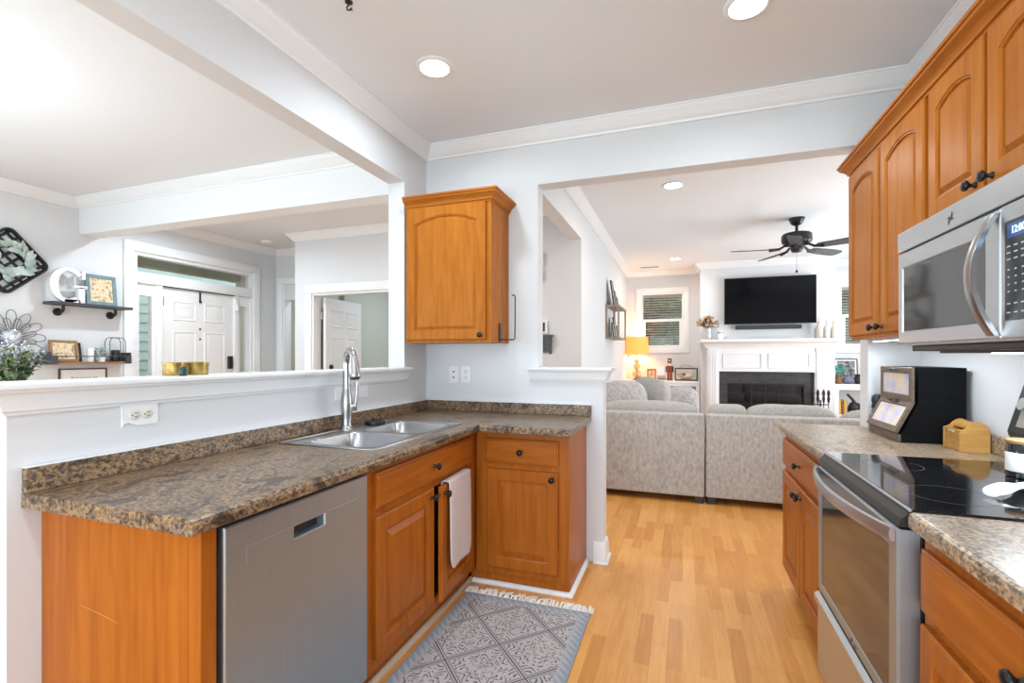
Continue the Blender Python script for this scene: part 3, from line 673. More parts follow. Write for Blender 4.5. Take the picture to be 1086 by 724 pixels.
# sink
t = thing('kitchen_sink', 'stainless double bowl sink set into the speckled worktop', 'sink', (-1.4, 2.04, ZC))
bm = bmesh.new(); zr = ZC+.0035
bowls = [(-1.558, -1.195, 1.672, 2.018), (-1.558, -1.195, 2.056, 2.412)]
box(bm, SX0, -1.558, SY0, SY1, ZC, zr, .001); box(bm, -1.195, SX1, SY0, SY1, ZC, zr, .001)
for a, b in ((SY0, 1.672), (2.018, 2.056), (2.412, SY1)): box(bm, -1.558, -1.195, a, b, ZC, zr)
for a in ((SX0-.004, SX0+.006, SY0, SY1), (SX1-.006, SX1+.004, SY0, SY1), (SX0, SX1, SY0-.004, SY0+.006), (SX0, SX1, SY1-.006, SY1+.004)): box(bm, *a, ZC+.0005, zr+.0015, .0007)
obj('rim', bm, 'sink', t, 40)
for bxs in bowls:
    bm = bmesh.new()
    def rrect(d, z, r=.06, n=6):
        x0, x1, y0, y1 = bxs; x0 += d; x1 -= d; y0 += d; y1 -= d; pts = []
        for cx, cy, a0 in ((x1-r, y1-r, 0), (x0+r, y1-r, 90), (x0+r, y0+r, 180), (x1-r, y0+r, 270)):
            for k in range(n+1): a = math.radians(a0+90*k/n); pts.append((cx+r*math.cos(a), cy+r*math.sin(a), z))
        return pts
    loops(bm, [rrect(-.004, zr, .03), rrect(0, zr+.0002, .05), rrect(.004, zr-.006), rrect(.012, ZC-.12), rrect(.02, ZC-.15), rrect(.05, ZC-.170), rrect(.12, ZC-.175, .03)], cap0=False)
    b_ = obj('basin', bm, 'sink', t, 60)
    cx, cy = (bxs[0]+bxs[1])/2, (bxs[2]+bxs[3])/2
    obj('drain', lathe(bmesh.new(), [(.042, 0), (.040, .003), (.03, .002), (0, .001)], (cx, cy, ZC-.1745)), 'chrome', b_, 40)
# faucet
FX, FY = -1.632, 2.055
t = thing('faucet', 'brushed nickel pull-down gooseneck faucet behind the sink bowls', 'faucet', (FX, FY, zr))
obj('base', lathe(bmesh.new(), [(.034, 0), (.034, .004), (.028, .008), (.024, .03), (.026, .08), (.030, .125), (.0265, .165), (.020, .20), (.017, .215)], (FX, FY, zr), n=28), 'nickel', t, 60)
dv = Vector((.80, -.60, 0)); pts = []; r_ = .068; zt = 1.26
for k in range(7): pts.append(Vector((FX, FY, zr+.20+(zt-zr-.20)*k/6)))
for k in range(1, 15): a = PI*k/16; pts.append(Vector((FX, FY, zt))+dv*(r_-r_*math.cos(a))+Vector((0, 0, r_*math.sin(a))))
obj('gooseneck', tube(bmesh.new(), pts, [.0185]*7+[.0185-.001*k/14 for k in range(14)], 18), 'nickel', t, 60)
p1 = pts[-1]; dn = (pts[-1]-pts[-2]).normalized(); dn = (dn+Vector((0, 0, -1.2))).normalized()
s = obj('spray_head', lathe(bmesh.new(), [(.0175, -.012), (.0195, .0), (.024, .035), (.027, .075), (.0275, .092), (.024, .097)], p1, dn, 24), 'nickel', t, 50)
obj('nozzle', lathe(bmesh.new(), [(.023, .097), (.023, .101), (0, .101)], p1, dn, 24), 'blackmetal', s, 50)
hv = Vector((.62, .55, 0)).normalized(); hp = Vector((FX, FY, zr+.11))
bm = lathe(bmesh.new(), [(.018, 0), (.018, .03), (.014, .036), (0, .037)], hp+hv*.015, hv, 18)
tube(bm, [hp+hv*.040+Vector((0, 0, z)) + hv*(.012*math.sin(z*14)) for z in (-.002, .03, .06, .09, .12, .14)], [.012, .0095, .008, .0085, .010, .008], 12)
obj('lever_handle', bm, 'nickel', t, 60)
t = tag(obj('sink_stopper', lathe(bmesh.new(), [(.052, 0), (.055, .008), (.052, .018), (.046, .021), (.034, .016), (.014, .017), (.012, .030), (.008, .035), (0, .036)], (-1.606, 2.262, zr), n=24), 'black', None, 40, loc=(-1.606, 2.262, zr)), 'black rubber sink strainer lying on the sink deck', 'sink strainer')
# outlets
def sockets(fr, a, b, horiz, parent, m, round_=True):
    for s in (-.020, .020):
        c = (a+s, b) if horiz else (a, b+s); par = parent
        if round_: par = obj('socket', lathe(bmesh.new(), [(.0165, 0), (.0165, .0025), (.015, .0035), (0, .0035)], fr(c[0], c[1], .005), fr.n, 18), m, parent, 40)
        bm = bmesh.new()
        for q in ((-.006, .003), (.006, .003)):
            p = fr(c[0]+(q[1] if horiz else q[0]), c[1]+(q[0] if horiz else q[1]), .0085); e = fr.u*(.004 if horiz else .0012)+Vector((0, 0, .0012 if horiz else .004))
            e = Vector((abs(e.x)+.0007*abs(fr.n.x), abs(e.y)+.0007*abs(fr.n.y), e.z)); box(bm, p.x-e.x, p.x+e.x, p.y-e.y, p.y+e.y, p.z-e.z, p.z+e.z)
        p = fr(c[0]+(-.008 if horiz else 0), c[1]+(0 if horiz else -.008), .0084); lathe(bm, [(.0024, 0), (.0024, .0006)], p, fr.n, 8)
        obj('slot', bm, 'black', par)
def plate(fr, w, h, chip=False):
    pts = [(0, 0), (w, 0), (w, h), (0, h)]
    if chip: pts = [(.045, 0), (w, 0), (w, h), (0, h), (0, -.002), (.008, .010), (.020, .012), (.030, .006)]
    bm = bmesh.new(); prism(bm, pts, fr(0, 0, 0), fr.u, (0, 0, 1), fr.n*.005)
    return bm
fr = Fr((LW, 1.058, 1.068), (0, 1, 0), (1, 0, 0))
t = thing('wall_outlet', 'white double outlet with chipped plate under the ledge near the end', 'outlet', (LW, 1.115, 1.10))
obj('cover_plate', plate(fr, .114, .070, True), 'plate', t)
sockets(fr, .057, .036, True, t, 'ivory')
for y, lab in ((2.085, 'blank white wall plate left of and behind the faucet'), (2.246, 'blank white wall plate right of the faucet under the ledge')):
    t = thing('wall_plate', lab, 'outlet', (LW, y+.057, 1.10)); fr = Fr((LW, y, 1.066), (0, 1, 0), (1, 0, 0))
    obj('cover_plate', plate(fr, .114, .070), 'plate', t); 
    for q in (.03, .084): obj('screw', lathe(bmesh.new(), [(.003, 0), (.003, .001), (0, .0012)], fr(q, .035, .005), fr.n, 8), 'plate', t)
fr = Fr((-1.548, 3.05, 1.113), (1, 0, 0), (0, -1, 0))
t = thing('wall_plate', 'white two-hole jack plate on the back wall, left of the outlet', 'outlet', (-1.51, 3.05, 1.17))
obj('cover_plate', plate(fr, .072, .116), 'plate', t)
for b in (.038, .078): obj('jack', lathe(bmesh.new(), [(.006, 0), (.006, .004), (0, .004)], fr(.036, b, .005), fr.n, 12), 'greypanel', t)
fr = Fr((-1.454, 3.05, 1.113), (1, 0, 0), (0, -1, 0))
t = thing('wall_outlet', 'white rocker style outlet on back wall under the corner cabinet', 'outlet', (-1.418, 3.05, 1.17))
obj('cover_plate', plate(fr, .072, .116), 'plate', t); bm = bmesh.new(); p = fr(.036, .058, .005); box(bm, p.x-.017, p.x+.017, p.y-.003, p.y, p.z-.034, p.z+.034, .001); obj('socket', bm, 'white', t)
sockets(fr, .036, .058, False, t, 'plate', False)
# corner wall cabinet
t = thing('wall_cabinet', 'single door honey maple wall cabinet in the corner over the sink run', 'cabinet', (-1.4, 2.9, 1.385))
bm = bmesh.new(); carcass(bm, -1.702, -1.103, 2.755, 3.048, 1.385, 2.275, 'y-')
for a, b, c, dz in ((-1.702, -1.66, 1.385, 2.275), (-1.145, -1.103, 1.385, 2.275), (-1.66, -1.145, 1.385, 1.43), (-1.66, -1.145, 2.22, 2.275)): box(bm, a, b, 2.735, 2.755, c, dz)
box(bm, -1.702, -1.103, 2.735, 3.048, 2.275, 2.285)
obj('carcass', bm, 'uv', t)
fr = Fr((-1.690, 2.735, 1.402), (1, 0, 0), (0, -1, 0)); d = obj('door', panel_door(fr, .556, .848, .02, .05, .056, .056, .014), 'uv', t); knob(fr, .526, .028, d)
KP = [(0, 0), (.006, 0), (.007, .010), (.014, .012), (.016, .022), (.028, .036), (.044, .048), (.046, .058), (.052, .060), (.052, .072), (0, .072)]
obj('crown', sweep(bmesh.new(), [(-1.702, 2.735), (-1.103, 2.735), (-1.103, 3.048)], KP, 2.25), 'uh', t, 30)
t = thing('paper_towel_holder', 'black wire paper towel holder on the corner cabinet side', 'holder', (-1.10, 2.877, 1.40))
obj('bracket', bx(-1.101, -1.094, 2.862, 2.892, 1.39, 1.51, .002), 'black', t)
bm = tube(bmesh.new(), [(-1.096, 2.877, 1.405), (-1.05, 2.877, 1.404), (-1.008, 2.877, 1.404), (-1.000, 2.877, 1.412), (-.998, 2.877, 1.5), (-.998, 2.877, 1.675), (-1.002, 2.877, 1.684), (-1.02, 2.877, 1.686)], .0042, 8); obj('rod', bm, 'black', t, 60)
# rug
t = thing('kitchen_rug', 'grey printed medallion rug with cream fringe by the sink cabinet', 'rug', (-.775, 1.66, 0))
obj('pile', bx(-1.115, -.435, .90, 2.42, .001, .007, .002), 'rug', t)
bm = bmesh.new(); rnd = random.Random(5)
for k in range(74):
    x = -1.128+k*.0096; b0 = Vector((x, 2.417, .004)); dx = rnd.uniform(-.022, .026); L_ = rnd.uniform(.045, .075)
    tube(bm, [b0, b0+Vector((dx*.4, L_*.4, .010)), b0+Vector((dx, L_*.8, .006)), b0+Vector((dx*1.4+rnd.uniform(-.006, .006), L_, .002))], [.0040, .0055, .0050, .0022], 5)
obj('fringe', bm, 'fringe', t, 60)

# ================================================================== KITCHEN, RIGHT RUN
FR = lambda y, z: Fr((.55, y, z), (0, -1, 0), (-1, 0, 0))     # u runs towards the camera
def base_right(name, label, y0, y1, fronts):
    t = thing(name, label, 'cabinet', (.85, (y0+y1)/2, 0))
    bm = bmesh.new(); carcass(bm, .57, 1.155 if y1 < 3.05 else .925, y0, y1, .095, .878, 'x-')
    box(bm, .55, .57, y0, y0+.035, .095, .878); box(bm, .55, .57, y1-.035, y1, .095, .878); box(bm, .55, .57, y0+.035, y1-.035, .095, .135)
    box(bm, .55, .57, y0+.035, y1-.035, .655, .70); box(bm, .55, .57, y0+.035, y1-.035, .835, .878)
    box(bm, .60, .616, y0, y1, 0, .095)
    obj('carcass', bm, 'wv', t)
    for kind, a, wd, z, h, kn in fronts:
        fr = FR(a, z)
        d = obj(kind, slab_front(fr, wd, h) if kind == 'drawer' else panel_door(fr, wd, h), 'wh' if kind == 'drawer' else 'wv', t)
        for q in kn: knob(fr, *q, d)
    return t
base_right('base_cabinet', 'orange maple base cabinet past the range, drawer over two doors', 2.195, 3.090,
    [('drawer', 3.068, .840, .695, .146, [(.42, .073)]), ('door', 3.068, .414, .125, .540, [(.385, .495)]), ('door', 2.644, .414, .125, .540, [(.029, .495)])])
base_right('base_cabinet', 'orange maple base cabinet at the near side of the range', .60, 1.425,
    [('drawer', 1.405, .785, .695, .148, [(.385, .072)]), ('door', 1.405, .388, .125, .540, [(.36, .495)]), ('door', 1.010, .388, .125, .540, [(.028, .495)])])
noseR = [(0, 0), (.010, 0), (.014, .004), (.015, .026), (.012, .035), (.006, .0395), (0, .04)]
def top_right(label, y0, y1, far):
    t = thing('countertop', label, 'countertop', (.85, (y0+y1)/2, ZC-.04)); bm = bmesh.new()
    if far:
        box(bm, .533, .922, y0, y1, ZC-.04, ZC); box(bm, .922, 1.158, y0, 3.048, ZC-.04, ZC)
        sweep(bm, [(.922, y1), (.533, y1), (.533, y0)], noseR, ZC-.04)
    else:
        box(bm, .533, 1.158, y0, y1, ZC-.04, ZC); sweep(bm, [(.533, y1), (.533, y0)], noseR, ZC-.04)
    obj('worktop', bm, 'counter2', t)
    q = obj('backsplash', bx(1.138, 1.158, y0, 3.028 if far else y1, ZC+.0005, .993, .003), 'counter2', None, loc=(1.148, y0, ZC))
    tag(q, 'speckled backsplash strip behind the black bread box' if far else 'speckled backsplash strip on the near side of the range', 'backsplash')
    if far:
        q = obj('backsplash', bx(.932, 1.158, 3.028, 3.048, ZC+.0005, .993, .003), 'counter2', None, loc=(1.04, 3.038, ZC))
        tag(q, 'short speckled backsplash strip on the wall stub by the living room', 'backsplash')
top_right('speckled laminate worktop past the range holding the black bread box', 2.192, 3.100, True)
top_right('speckled laminate worktop on the near side of the range', .58, 1.430, False)
# range
t = thing('range', 'stainless electric range with black glass cooktop', 'stove', (.85, 1.81, 0))
RY0, RY1 = 1.437, 2.187
bm = bx(.548, 1.15, RY0, RY1, .03, .895); box(bm, .60, 1.15, RY0+.02, RY1-.02, 0, .03); obj('body', bm, 'black', t)
bm = bmesh.new(); box(bm, .528, 1.10, RY0-.004, RY1+.004, .897, ZC+.0055, .003); ct = obj('cooktop', bm, 'blackglass', t)
bm = bmesh.new(); prism(bm, [(.500, .880), (.550, .880), (.550, .917), (.527, .919), (.508, .900)], (0, RY0, 0), (1, 0, 0), (0, 0, 1), (0, RY1-RY0, 0)); obj('front_trim', bm, 'black', t)
bm = bmesh.new(); tube(bm, [(.524, RY0-.002, ZC+.003), (.524, RY1+.002, ZC+.003)], .004, 8); obj('edge_strip', bm, 'steel', t)
for cx, cy, rr_ in ((.68, 1.62, .10), (.68, 2.0, .085), (.93, 1.62, .085), (.93, 2.0, .10)):
    bm = bmesh.new(); ring = [[bm.verts.new((cx+q*math.cos(2*PI*k/40), cy+q*math.sin(2*PI*k/40), ZC+.0058)) for k in range(40)] for q in (rr_, rr_-.0015)]
    for k in range(40): bm.faces.new((ring[0][k], ring[0][(k+1) % 40], ring[1][(k+1) % 40], ring[1][k]))
    obj('burner_ring', bm, 'darkgrey', ct)
# oven door with window
bm = bmesh.new(); y0, y1, z0, z1 = RY0+.004, RY1-.004, .392, .872
ov = [(y0, z0), (y1, z0), (y1, z1), (y0, z1)]; iv = [(y0+.050, z0+.035), (y1-.050, z0+.035), (y1-.050, z1-.055), (y0+.050, z1-.055)]
loops(bm, [R(ov, .547), R(ov, .506), R(rr(ov, .006), .500), R(iv, .500), R(rr(iv, .003), .503), R(rr(iv, .004), .512)])
dr = obj('oven_door', bm, 'steel_v', t)
obj('oven_window', bx(.5025, .5045, iv[0][0]+.0035, iv[1][0]-.0035, iv[0][1]+.0035, iv[2][1]-.0035), 'ovenglass', dr)
bm = bmesh.new(); pts = []; n_ = 22
for k in range(n_+1):
    s = k/n_; y = RY0+.012+(RY1-RY0-.024)*s; x = .497-.052*math.sin(PI*s)**.8 if 0 < s < 1 else .497
    pts.append((x, y))
A = []
for x, y in pts: A.append([bm.verts.new(p) for p in ((x, y, .838), (x-.009, y, .840), (x-.012, y, .856), (x-.009, y, .873), (x, y, .875), (x+.002, y, .856))])
for a, b in zip(A, A[1:]):
    for k in range(6): bm.faces.new((a[k], a[(k+1) % 6], b[(k+1) % 6], b[k]))
bm.faces.new(A[0]); bm.faces.new(A[-1])
obj('handle', bm, 'steel', dr, 35)
# small mark on the door bottom rail: two leaf arcs and a dash
def mark(bm, fr, a, b, s):
    for k in range(4):
        an = math.radians(35+90*k+ (10 if k % 2 else 0)); L_ = s*(1.0 if k % 2 == 0 else .7); pts = []
        for q in range(9):
            f = q/8; pts.append((a+math.cos(an+.5*f)*L_*f, b+math.sin(an+.5*f)*L_*f*.8, .10*s+.16*s*math.sin(PI*f)))
        up = [(x-math.sin(an)*w_*.7, y+math.cos(an)*w_*.7) for x, y, w_ in pts]; dnn = [(x+math.sin(an)*w_*.7, y-math.cos(an)*w_*.7) for x, y, w_ in pts]
        P_ = up+dnn[::-1]; prism(bm, P_, fr(0, 0, 0), fr.u, (0, 0, 1), fr.n*.0012)
bm = bmesh.new(); fr = Fr((.4995, 1.78, .40), (0, -1, 0), (-1, 0, 0)); mark(bm, fr, 0, .010, .012); box(bm, .4985, .4995, 1.735, 1.76, .405, .409); obj('emblem', bm, 'darkgrey', dr)
bm = bmesh.new(); yy0, yy1 = RY0+.004, RY1-.004
prism(bm, [(.547, .075), (.503, .075), (.500, .08), (.500, .340), (.487, .350), (.487, .372), (.503, .382), (.547, .382)], (0, yy0, 0), (1, 0, 0), (0, 0, 1), (0, yy1-yy0, 0)); obj('storage_drawer', bm, 'steel', t)
# backguard
bm = bmesh.new(); prism(bm, [(1.098, ZC-.02), (1.156, ZC-.02), (1.156, 1.222), (1.128, 1.222), (1.075, 1.03), (1.098, 1.005)], (0, RY0, 0), (1, 0, 0), (0, 0, 1), (0, RY1-RY0, 0))
bmesh.ops.bevel(bm, geom=bm.edges[:], offset=.006, segments=2, affect='EDGES'); bgd = obj('backguard', bm, 'black', t, 40)
pu = Vector((.053, 0, .192)).normalized(); pn = Vector((-pu.z, 0, pu.x))
def bgp(y, s, c): return Vector((1.075, y, 1.03))+pu*s+pn*c
bm = bmesh.new(); vs_ = [bgp(RY0+.05, .028, -.002), bgp(RY1-.045, .028, -.002), bgp(RY1-.045, .172, -.002), bgp(RY0+.05, .172, -.002)]
lo = [bm.verts.new(p) for p in vs_]; hi = [bm.verts.new(p+pn*.0045) for p in vs_]
bm.faces.new(hi)
for k in range(4): bm.faces.new((lo[k], lo[(k+1) % 4], hi[(k+1) % 4], hi[k]))
obj('control_panel', bm, 'taupe', bgd)
for y in (2.095, 2.015, 1.60, 1.52):
    kb = obj('knob', lathe(bmesh.new(), [(.017, 0), (.019, .004), (.019, .022)], bgp(y, .105, .0022), pn, 22), 'black', bgd, 40)
    obj('knob_cap', lathe(bmesh.new(), [(.0215, .022), (.0225, .026), (.021, .031), (0, .032)], bgp(y, .105, .0022), pn, 22), 'steel', kb, 40)
# microwave
t = thing('microwave', 'stainless over-the-range microwave with bowed vertical handle', 'microwave', (.97, 1.815, 1.335))
MY0, MY1, MX = 1.437, 2.196, .765
bm = bx(MX+.02, 1.158, MY0, MY1, 1.338, 1.756, .003); obj('case', bm, 'steel', t)
bm = bmesh.new(); box(bm, .80, 1.14, MY0+.02, MY1-.02, 1.318, 1.338, .004); box(bm, .86, 1.10, MY0+.08, MY1-.08, 1.310, 1.318); obj('underside_vent', bm, 'black', t)
bm = bx(MX-.002, MX+.02, MY0, MY1, 1.684, 1.756, .003); tg = obj('top_grille', bm, 'steel', t)
bm = bmesh.new(); fr = Fr((MX-.002, 1.815, 1.716), (0, -1, 0), (-1, 0, 0)); mark(bm, fr, 0, 0, .024); obj('emblem', bm, 'darkgrey', tg)
bm = bmesh.new(); y0, y1, z0, z1 = 1.578, MY1, 1.345, 1.679
ov = [(y0, z0), (y1, z0), (y1, z1), (y0, z1)]; iv = [(y0+.062, z0+.042), (y1-.036, z0+.042), (y1-.036, z1-.054), (y0+.062, z1-.054)]
loops(bm, [R(ov, MX+.02), R(ov, MX+.004), R(rr(ov, .004), MX), R(iv, MX), R(rr(iv, .004), MX+.004), R(rr(iv, .005), MX+.008)])
md = obj('door', bm, 'steel', t)
obj('window', bx(MX+.003, MX+.005, iv[0][0]+.0045, iv[1][0]-.0045, iv[0][1]+.0045, iv[2][1]-.0045), 'ovenglass', md)
bm = bmesh.new(); A = []; n_ = 20
for k in range(n_+1):
    s = k/n_; z = 1.352+.315*s; x = MX-.002-.050*math.sin(PI*s)**.9 if 0 < s < 1 else MX-.002; wd = .017
    A.append([bm.verts.new(p) for p in ((x+.004, 1.596-wd, z), (x-.008, 1.596-wd, z), (x-.012, 1.596-wd*.5, z), (x-.012, 1.596+wd*.5, z), (x-.008, 1.596+wd, z), (x+.004, 1.596+wd, z))])
for a, b in zip(A, A[1:]):
    for k in range(6): bm.faces.new((a[k], a[(k+1) % 6], b[(k+1) % 6], b[k]))
bm.faces.new(A[0]); bm.faces.new(A[-1])
obj('handle', bm, 'nickel', md, 35)
bm = bx(MX, MX+.02, MY0, 1.574, 1.345, 1.679, .003); cp = obj('control_panel', bm, 'steel', t)
kp = obj('keypad', bx(MX-.0015, MX+.002, MY0+.006, 1.556, 1.388, 1.636, .001), 'greypanel', cp)
obj('display', bx(MX-.0022, MX-.0012, MY0+.026, 1.545, 1.592, 1.627), 'display', cp)
def text_obj(s, size, loc, xd, yd, m, parent, depth=.0004, name='clock_digits', sx=1):
    cu = bpy.data.curves.new(name, 'FONT'); cu.body = s; cu.size = size; cu.extrude = depth; cu.align_x = 'CENTER'; cu.align_y = 'CENTER'
    o = bpy.data.objects.new(name, cu); C.objects.link(o)
    bpy.context.view_layer.update()
    me = bpy.data.meshes.new_from_object(o.evaluated_get(bpy.context.evaluated_depsgraph_get())); bpy.data.objects.remove(o)
    xd, yd = Vector(xd), Vector(yd); zd = xd.cross(yd); bm = bmesh.new(); bm.from_mesh(me)
    for v in bm.verts: v.co = Vector(loc)+xd*v.co.x*sx+yd*v.co.y+zd*v.co.z
    return obj(name, bm, m, parent)
text_obj('12:00', .026, (MX-.0026, 1.503, 1.6095), (0, -1, 0), (0, 0, 1), 'digits', cp, sx=.9)
for r_i, z in enumerate((1.572, 1.556, 1.540, 1.514, 1.496, 1.478, 1.460, 1.430, 1.408)):
    bm = bmesh.new()
    for c_i in range(4):
        y = 1.540-c_i*.027
        wd_ = .0045 if r_i in (0, 1, 2, 7, 8) else .0022
        box(bm, MX-.0022, MX-.0014, y-wd_*1.4, y+wd_*1.4, z-.0016, z+.0016)
    obj('keypad_lettering', bm, 'keys', kp)
obj('added_task_lamp', bx(.90, 1.0, 1.72, 1.90, 1.3075, 1.3105, .001), 'bulb', t)  # unseen lamp added to brighten the wall under the uppers
d_ = bpy.data.lights.new('added_task_light', 'AREA'); d_.shape = 'RECTANGLE'; d_.size = .09; d_.size_y = .17; d_.energy = 3.5; d_.color = (.80, .91, 1.0)
o_ = bpy.data.objects.new('added_task_light', d_); C.objects.link(o_); o_.parent = t; o_.location = (-.02, -.005, -.030)
# wall cabinets over range run
def upper(label, y0, y1, z0, doors, name='wall_cabinet'):
    t = thing(name, label, 'cabinet', (1.0, (y0+y1)/2, z0)); bm = bmesh.new(); carcass(bm, .87, 1.158, y0, y1, z0, 2.275, 'x-')
    box(bm, .85, .87, y0, y0+.03, z0, 2.275); box(bm, .85, .87, y1-.03, y1, z0, 2.275); box(bm, .85, .87, y0+.03, y1-.03, z0, z0+.04); box(bm, .85, .87, y0+.03, y1-.03, 2.22, 2.275)
    if len(doors) > 1: m_ = (y0+y1)/2; box(bm, .85, .87, m_-.02, m_+.02, z0+.04, 2.22)
    box(bm, .85, 1.158, y0, y1, 2.275, 2.285); obj('carcass', bm, 'uv', t)
    for a, wd, rise, kn in doors:
        fr = Fr((.85, a, z0+.018), (0, -1, 0), (-1, 0, 0)); d = obj('door', panel_door(fr, wd, 2.245-z0-.018, .02, rise, .056, .056, .014), 'uv', t)
        knob(fr, *kn, d)
upper('tall honey maple wall cabinet left of the microwave with arched doors', 2.150, 3.030, 1.385, [(3.012, .410, .036, (.378, .028)), (2.578, .410, .036, (.032, .028))])
upper('short honey maple wall cabinet above the microwave with arched doors', 1.430, 2.147, 1.770, [(2.132, .334, .03, (.302, .026)), (1.778, .334, .03, (.032, .026))])
upper('honey maple wall cabinet at the near end past the microwave', .60, 1.427, 1.385, [(1.410, .385, .036, (.355, .028)), (1.005, .385, .036, (.032, .028))])
bm = sweep(bmesh.new(), [(.925, 3.030), (.848, 3.030), (.848, .60)], KP, 2.252)
tag(obj('crown_moulding_strip', bm, 'uh', None, 30, loc=(.85, 1.8, 2.25)), 'honey maple crown strip along the top of the right wall cabinets', 'cabinet moulding')
# unseen LED bar added under the tall wall cabinet to brighten the wall
t = thing('added_cabinet_light', 'added slim light bar, unseen, beneath the tall wall cabinet', 'light bar', (.93, 2.6, 1.378))
obj('housing', bx(.915, .945, 2.25, 2.95, 1.374, 1.3848, .002), 'plate', t)
obj('lens', bx(.919, .941, 2.26, 2.94, 1.3725, 1.374), 'bulb', t)
d_ = bpy.data.lights.new('added_bar_lamp', 'AREA'); d_.shape = 'RECTANGLE'; d_.size = .022; d_.size_y = .68; d_.energy = 1.6; d_.color = (.78, .90, 1.0)
o_ = bpy.data.objects.new('added_bar_lamp', d_); C.objects.link(o_); o_.parent = t; o_.location = (0, 0, -.008)
# bread box
t = thing('bread_box', 'black wooden two-tier bread box with framed glass doors by the wall', 'bread box', (1.03, 2.745, ZC))
by0, by1 = 2.57, 2.92
prof = [(.905, ZC), (1.135, ZC), (1.135, 1.25), (.968, 1.25), (.968, 1.095), (.912, .965), (.905, .955)]
bm = bmesh.new(); prism(bm, prof, (0, by0, 0), (1, 0, 0), (0, 0, 1), (0, by1-by0, 0)); obj('case', bm, 'bbblack', t)
obj('bottom_rail', bx(.898, .906, by0, by1, ZC+.001, .955, .001), 'bbframe', t)
def glassdoor(p0, p1, nrm):
    # frame between two lines (x,z) p0 bottom, p1 top
    p0, p1 = Vector((p0[0], 0, p0[1])), Vector((p1[0], 0, p1[1])); ud = (p1-p0); hh = ud.length; ud.normalize(); nv = Vector(nrm).normalized()
    Q = lambda a, b, c: p0+Vector((0, by1-a, 0))+ud*b+nv*c
    W_ = by1-by0; s = .026; bm = bmesh.new()
    def ring(d, c): return [Q(a, b, c) for a, b in ((d, d), (W_-d, d), (W_-d, hh-d), (d, hh-d))]
    loops(bm, [ring(0, 0), ring(0, .010), ring(.002, .012), ring(s, .012), ring(s+.003, .007)])
    f = obj('door', bm, 'bbframe', t)
    bm = bmesh.new(); lo = [bm.verts.new(p) for p in ring(s+.0035, .0072)]; hi = [bm.verts.new(p) for p in ring(s+.0035, .0082)]; bm.faces.new(hi)
    for k in range(4): bm.faces.new((lo[k], lo[(k+1) % 4], hi[(k+1) % 4], hi[k]))
    obj('glass_panel', bm, 'pic_arch', f)
    bm = bmesh.new(); c0 = Q(W_/2-.045, hh-.012, .012); c1 = Q(W_/2+.045, hh-.012, .012)
    tube(bm, [c0, c0+nv*.012, c1+nv*.012, c1], .005, 8); blob(bm, (c0+c1)/2+nv*.012, (.008, .02, .008)); obj('latch', bm, 'black', f)
    return f
glassdoor((.955, 1.097), (.955, 1.25), (-1, 0, 0))
glassdoor((.893, .958), (.958, 1.098), (-.9, 0, .42))
# bamboo box
t = thing('recipe_box', 'small bamboo box with curved lid beside the black bread box', 'box', (1.085, 2.455, ZC))
wx0, wx1, wy0, wy1 = 1.036, 1.132, 2.395, 2.525
pr = [(wx0, ZC), (wx1, ZC), (wx1, 1.003)]+[(wx1-.004-(.062)*k/8, 1.006+.034*math.sin(PI*(.12+.70*k/8))) for k in range(9)]+[(wx0+.020, 1.012), (wx0, 1.004)]
bm = bmesh.new(); prism(bm, pr, (0, wy0, 0), (1, 0, 0), (0, 0, 1), (0, .010, 0)); prism(bm, pr, (0, wy1-.010, 0), (1, 0, 0), (0, 0, 1), (0, .010, 0)); box(bm, wx0+.006, wx1-.001, wy0+.01, wy1-.01, ZC, 1.0); obj('case', bm, 'bamboo', t)
bm = bmesh.new()
for k in range(8): box(bm, wx0+.001, wx0+.007, wy0+.011, wy1-.011, ZC+.004+k*.0105, ZC+.013+k*.0105, .0015)
rl = obj('roll_front', bm, 'bamboo', t)
tp = pr[3:12]; bm = bmesh.new(); prism(bm, [(a, b-.003) for a, b in tp]+[(a, b-.012) for a, b in tp[::-1]], (0, wy0+.010, 0), (1, 0, 0), (0, 0, 1), (0, wy1-wy0-.02, 0)); obj('lid', bm, 'bamboo', t)
bm = bmesh.new(); box(bm, wx0-.003, wx0+.002, 2.44, 2.48, .990, 1.0, .002); obj('pull', bm, 'beige', t)
# jar on worktop behind the bread box
t = thing('pepper_mill', 'small dark topped grinder on worktop behind the bread box', 'pepper mill', (.945, 2.972, ZC))
obj('body', lathe(bmesh.new(), [(.022, 0), (.023, .004), (.021, .05), (.022, .10), (.018, .112), (0, .112)], (.945, 2.972, ZC), n=20), 'clearglass', t, 50)
obj('filling', lathe(bmesh.new(), [(.018, .004), (.018, .085), (0, .086)], (.945, 2.972, ZC), n=16), 'darkgrey', t, 50)
obj('cap', lathe(bmesh.new(), [(.022, .112), (.024, .122), (.020, .135), (.024, .150), (.022, .172), (.012, .182), (0, .184)], (.945, 2.972, ZC), n=20), 'black', t, 50)
# candle jar on cooktop
zc = ZC+.006
t = thing('candle_jar', 'black candle jar with white label and wooden lid on cooktop', 'candle', (1.0, 1.93, zc))
obj('jar', lathe(bmesh.new(), [(.044, 0), (.047, .003), (.047, .100), (.045, .104), (0, .104)], (1.0, 1.93, zc), n=32), 'blackglass', t, 40)
obj('label', lathe(bmesh.new(), [(.0474, .020), (.0476, .021), (.0476, .076), (.0474, .077)], (1.0, 1.93, zc), n=32, cap=False), 'mat', t, 40)
obj('lid', lathe(bmesh.new(), [(.047, .104), (.048, .106), (.048, .114), (.046, .116), (0, .116)], (1.0, 1.93, zc), n=32), 'brownwood', t, 40)
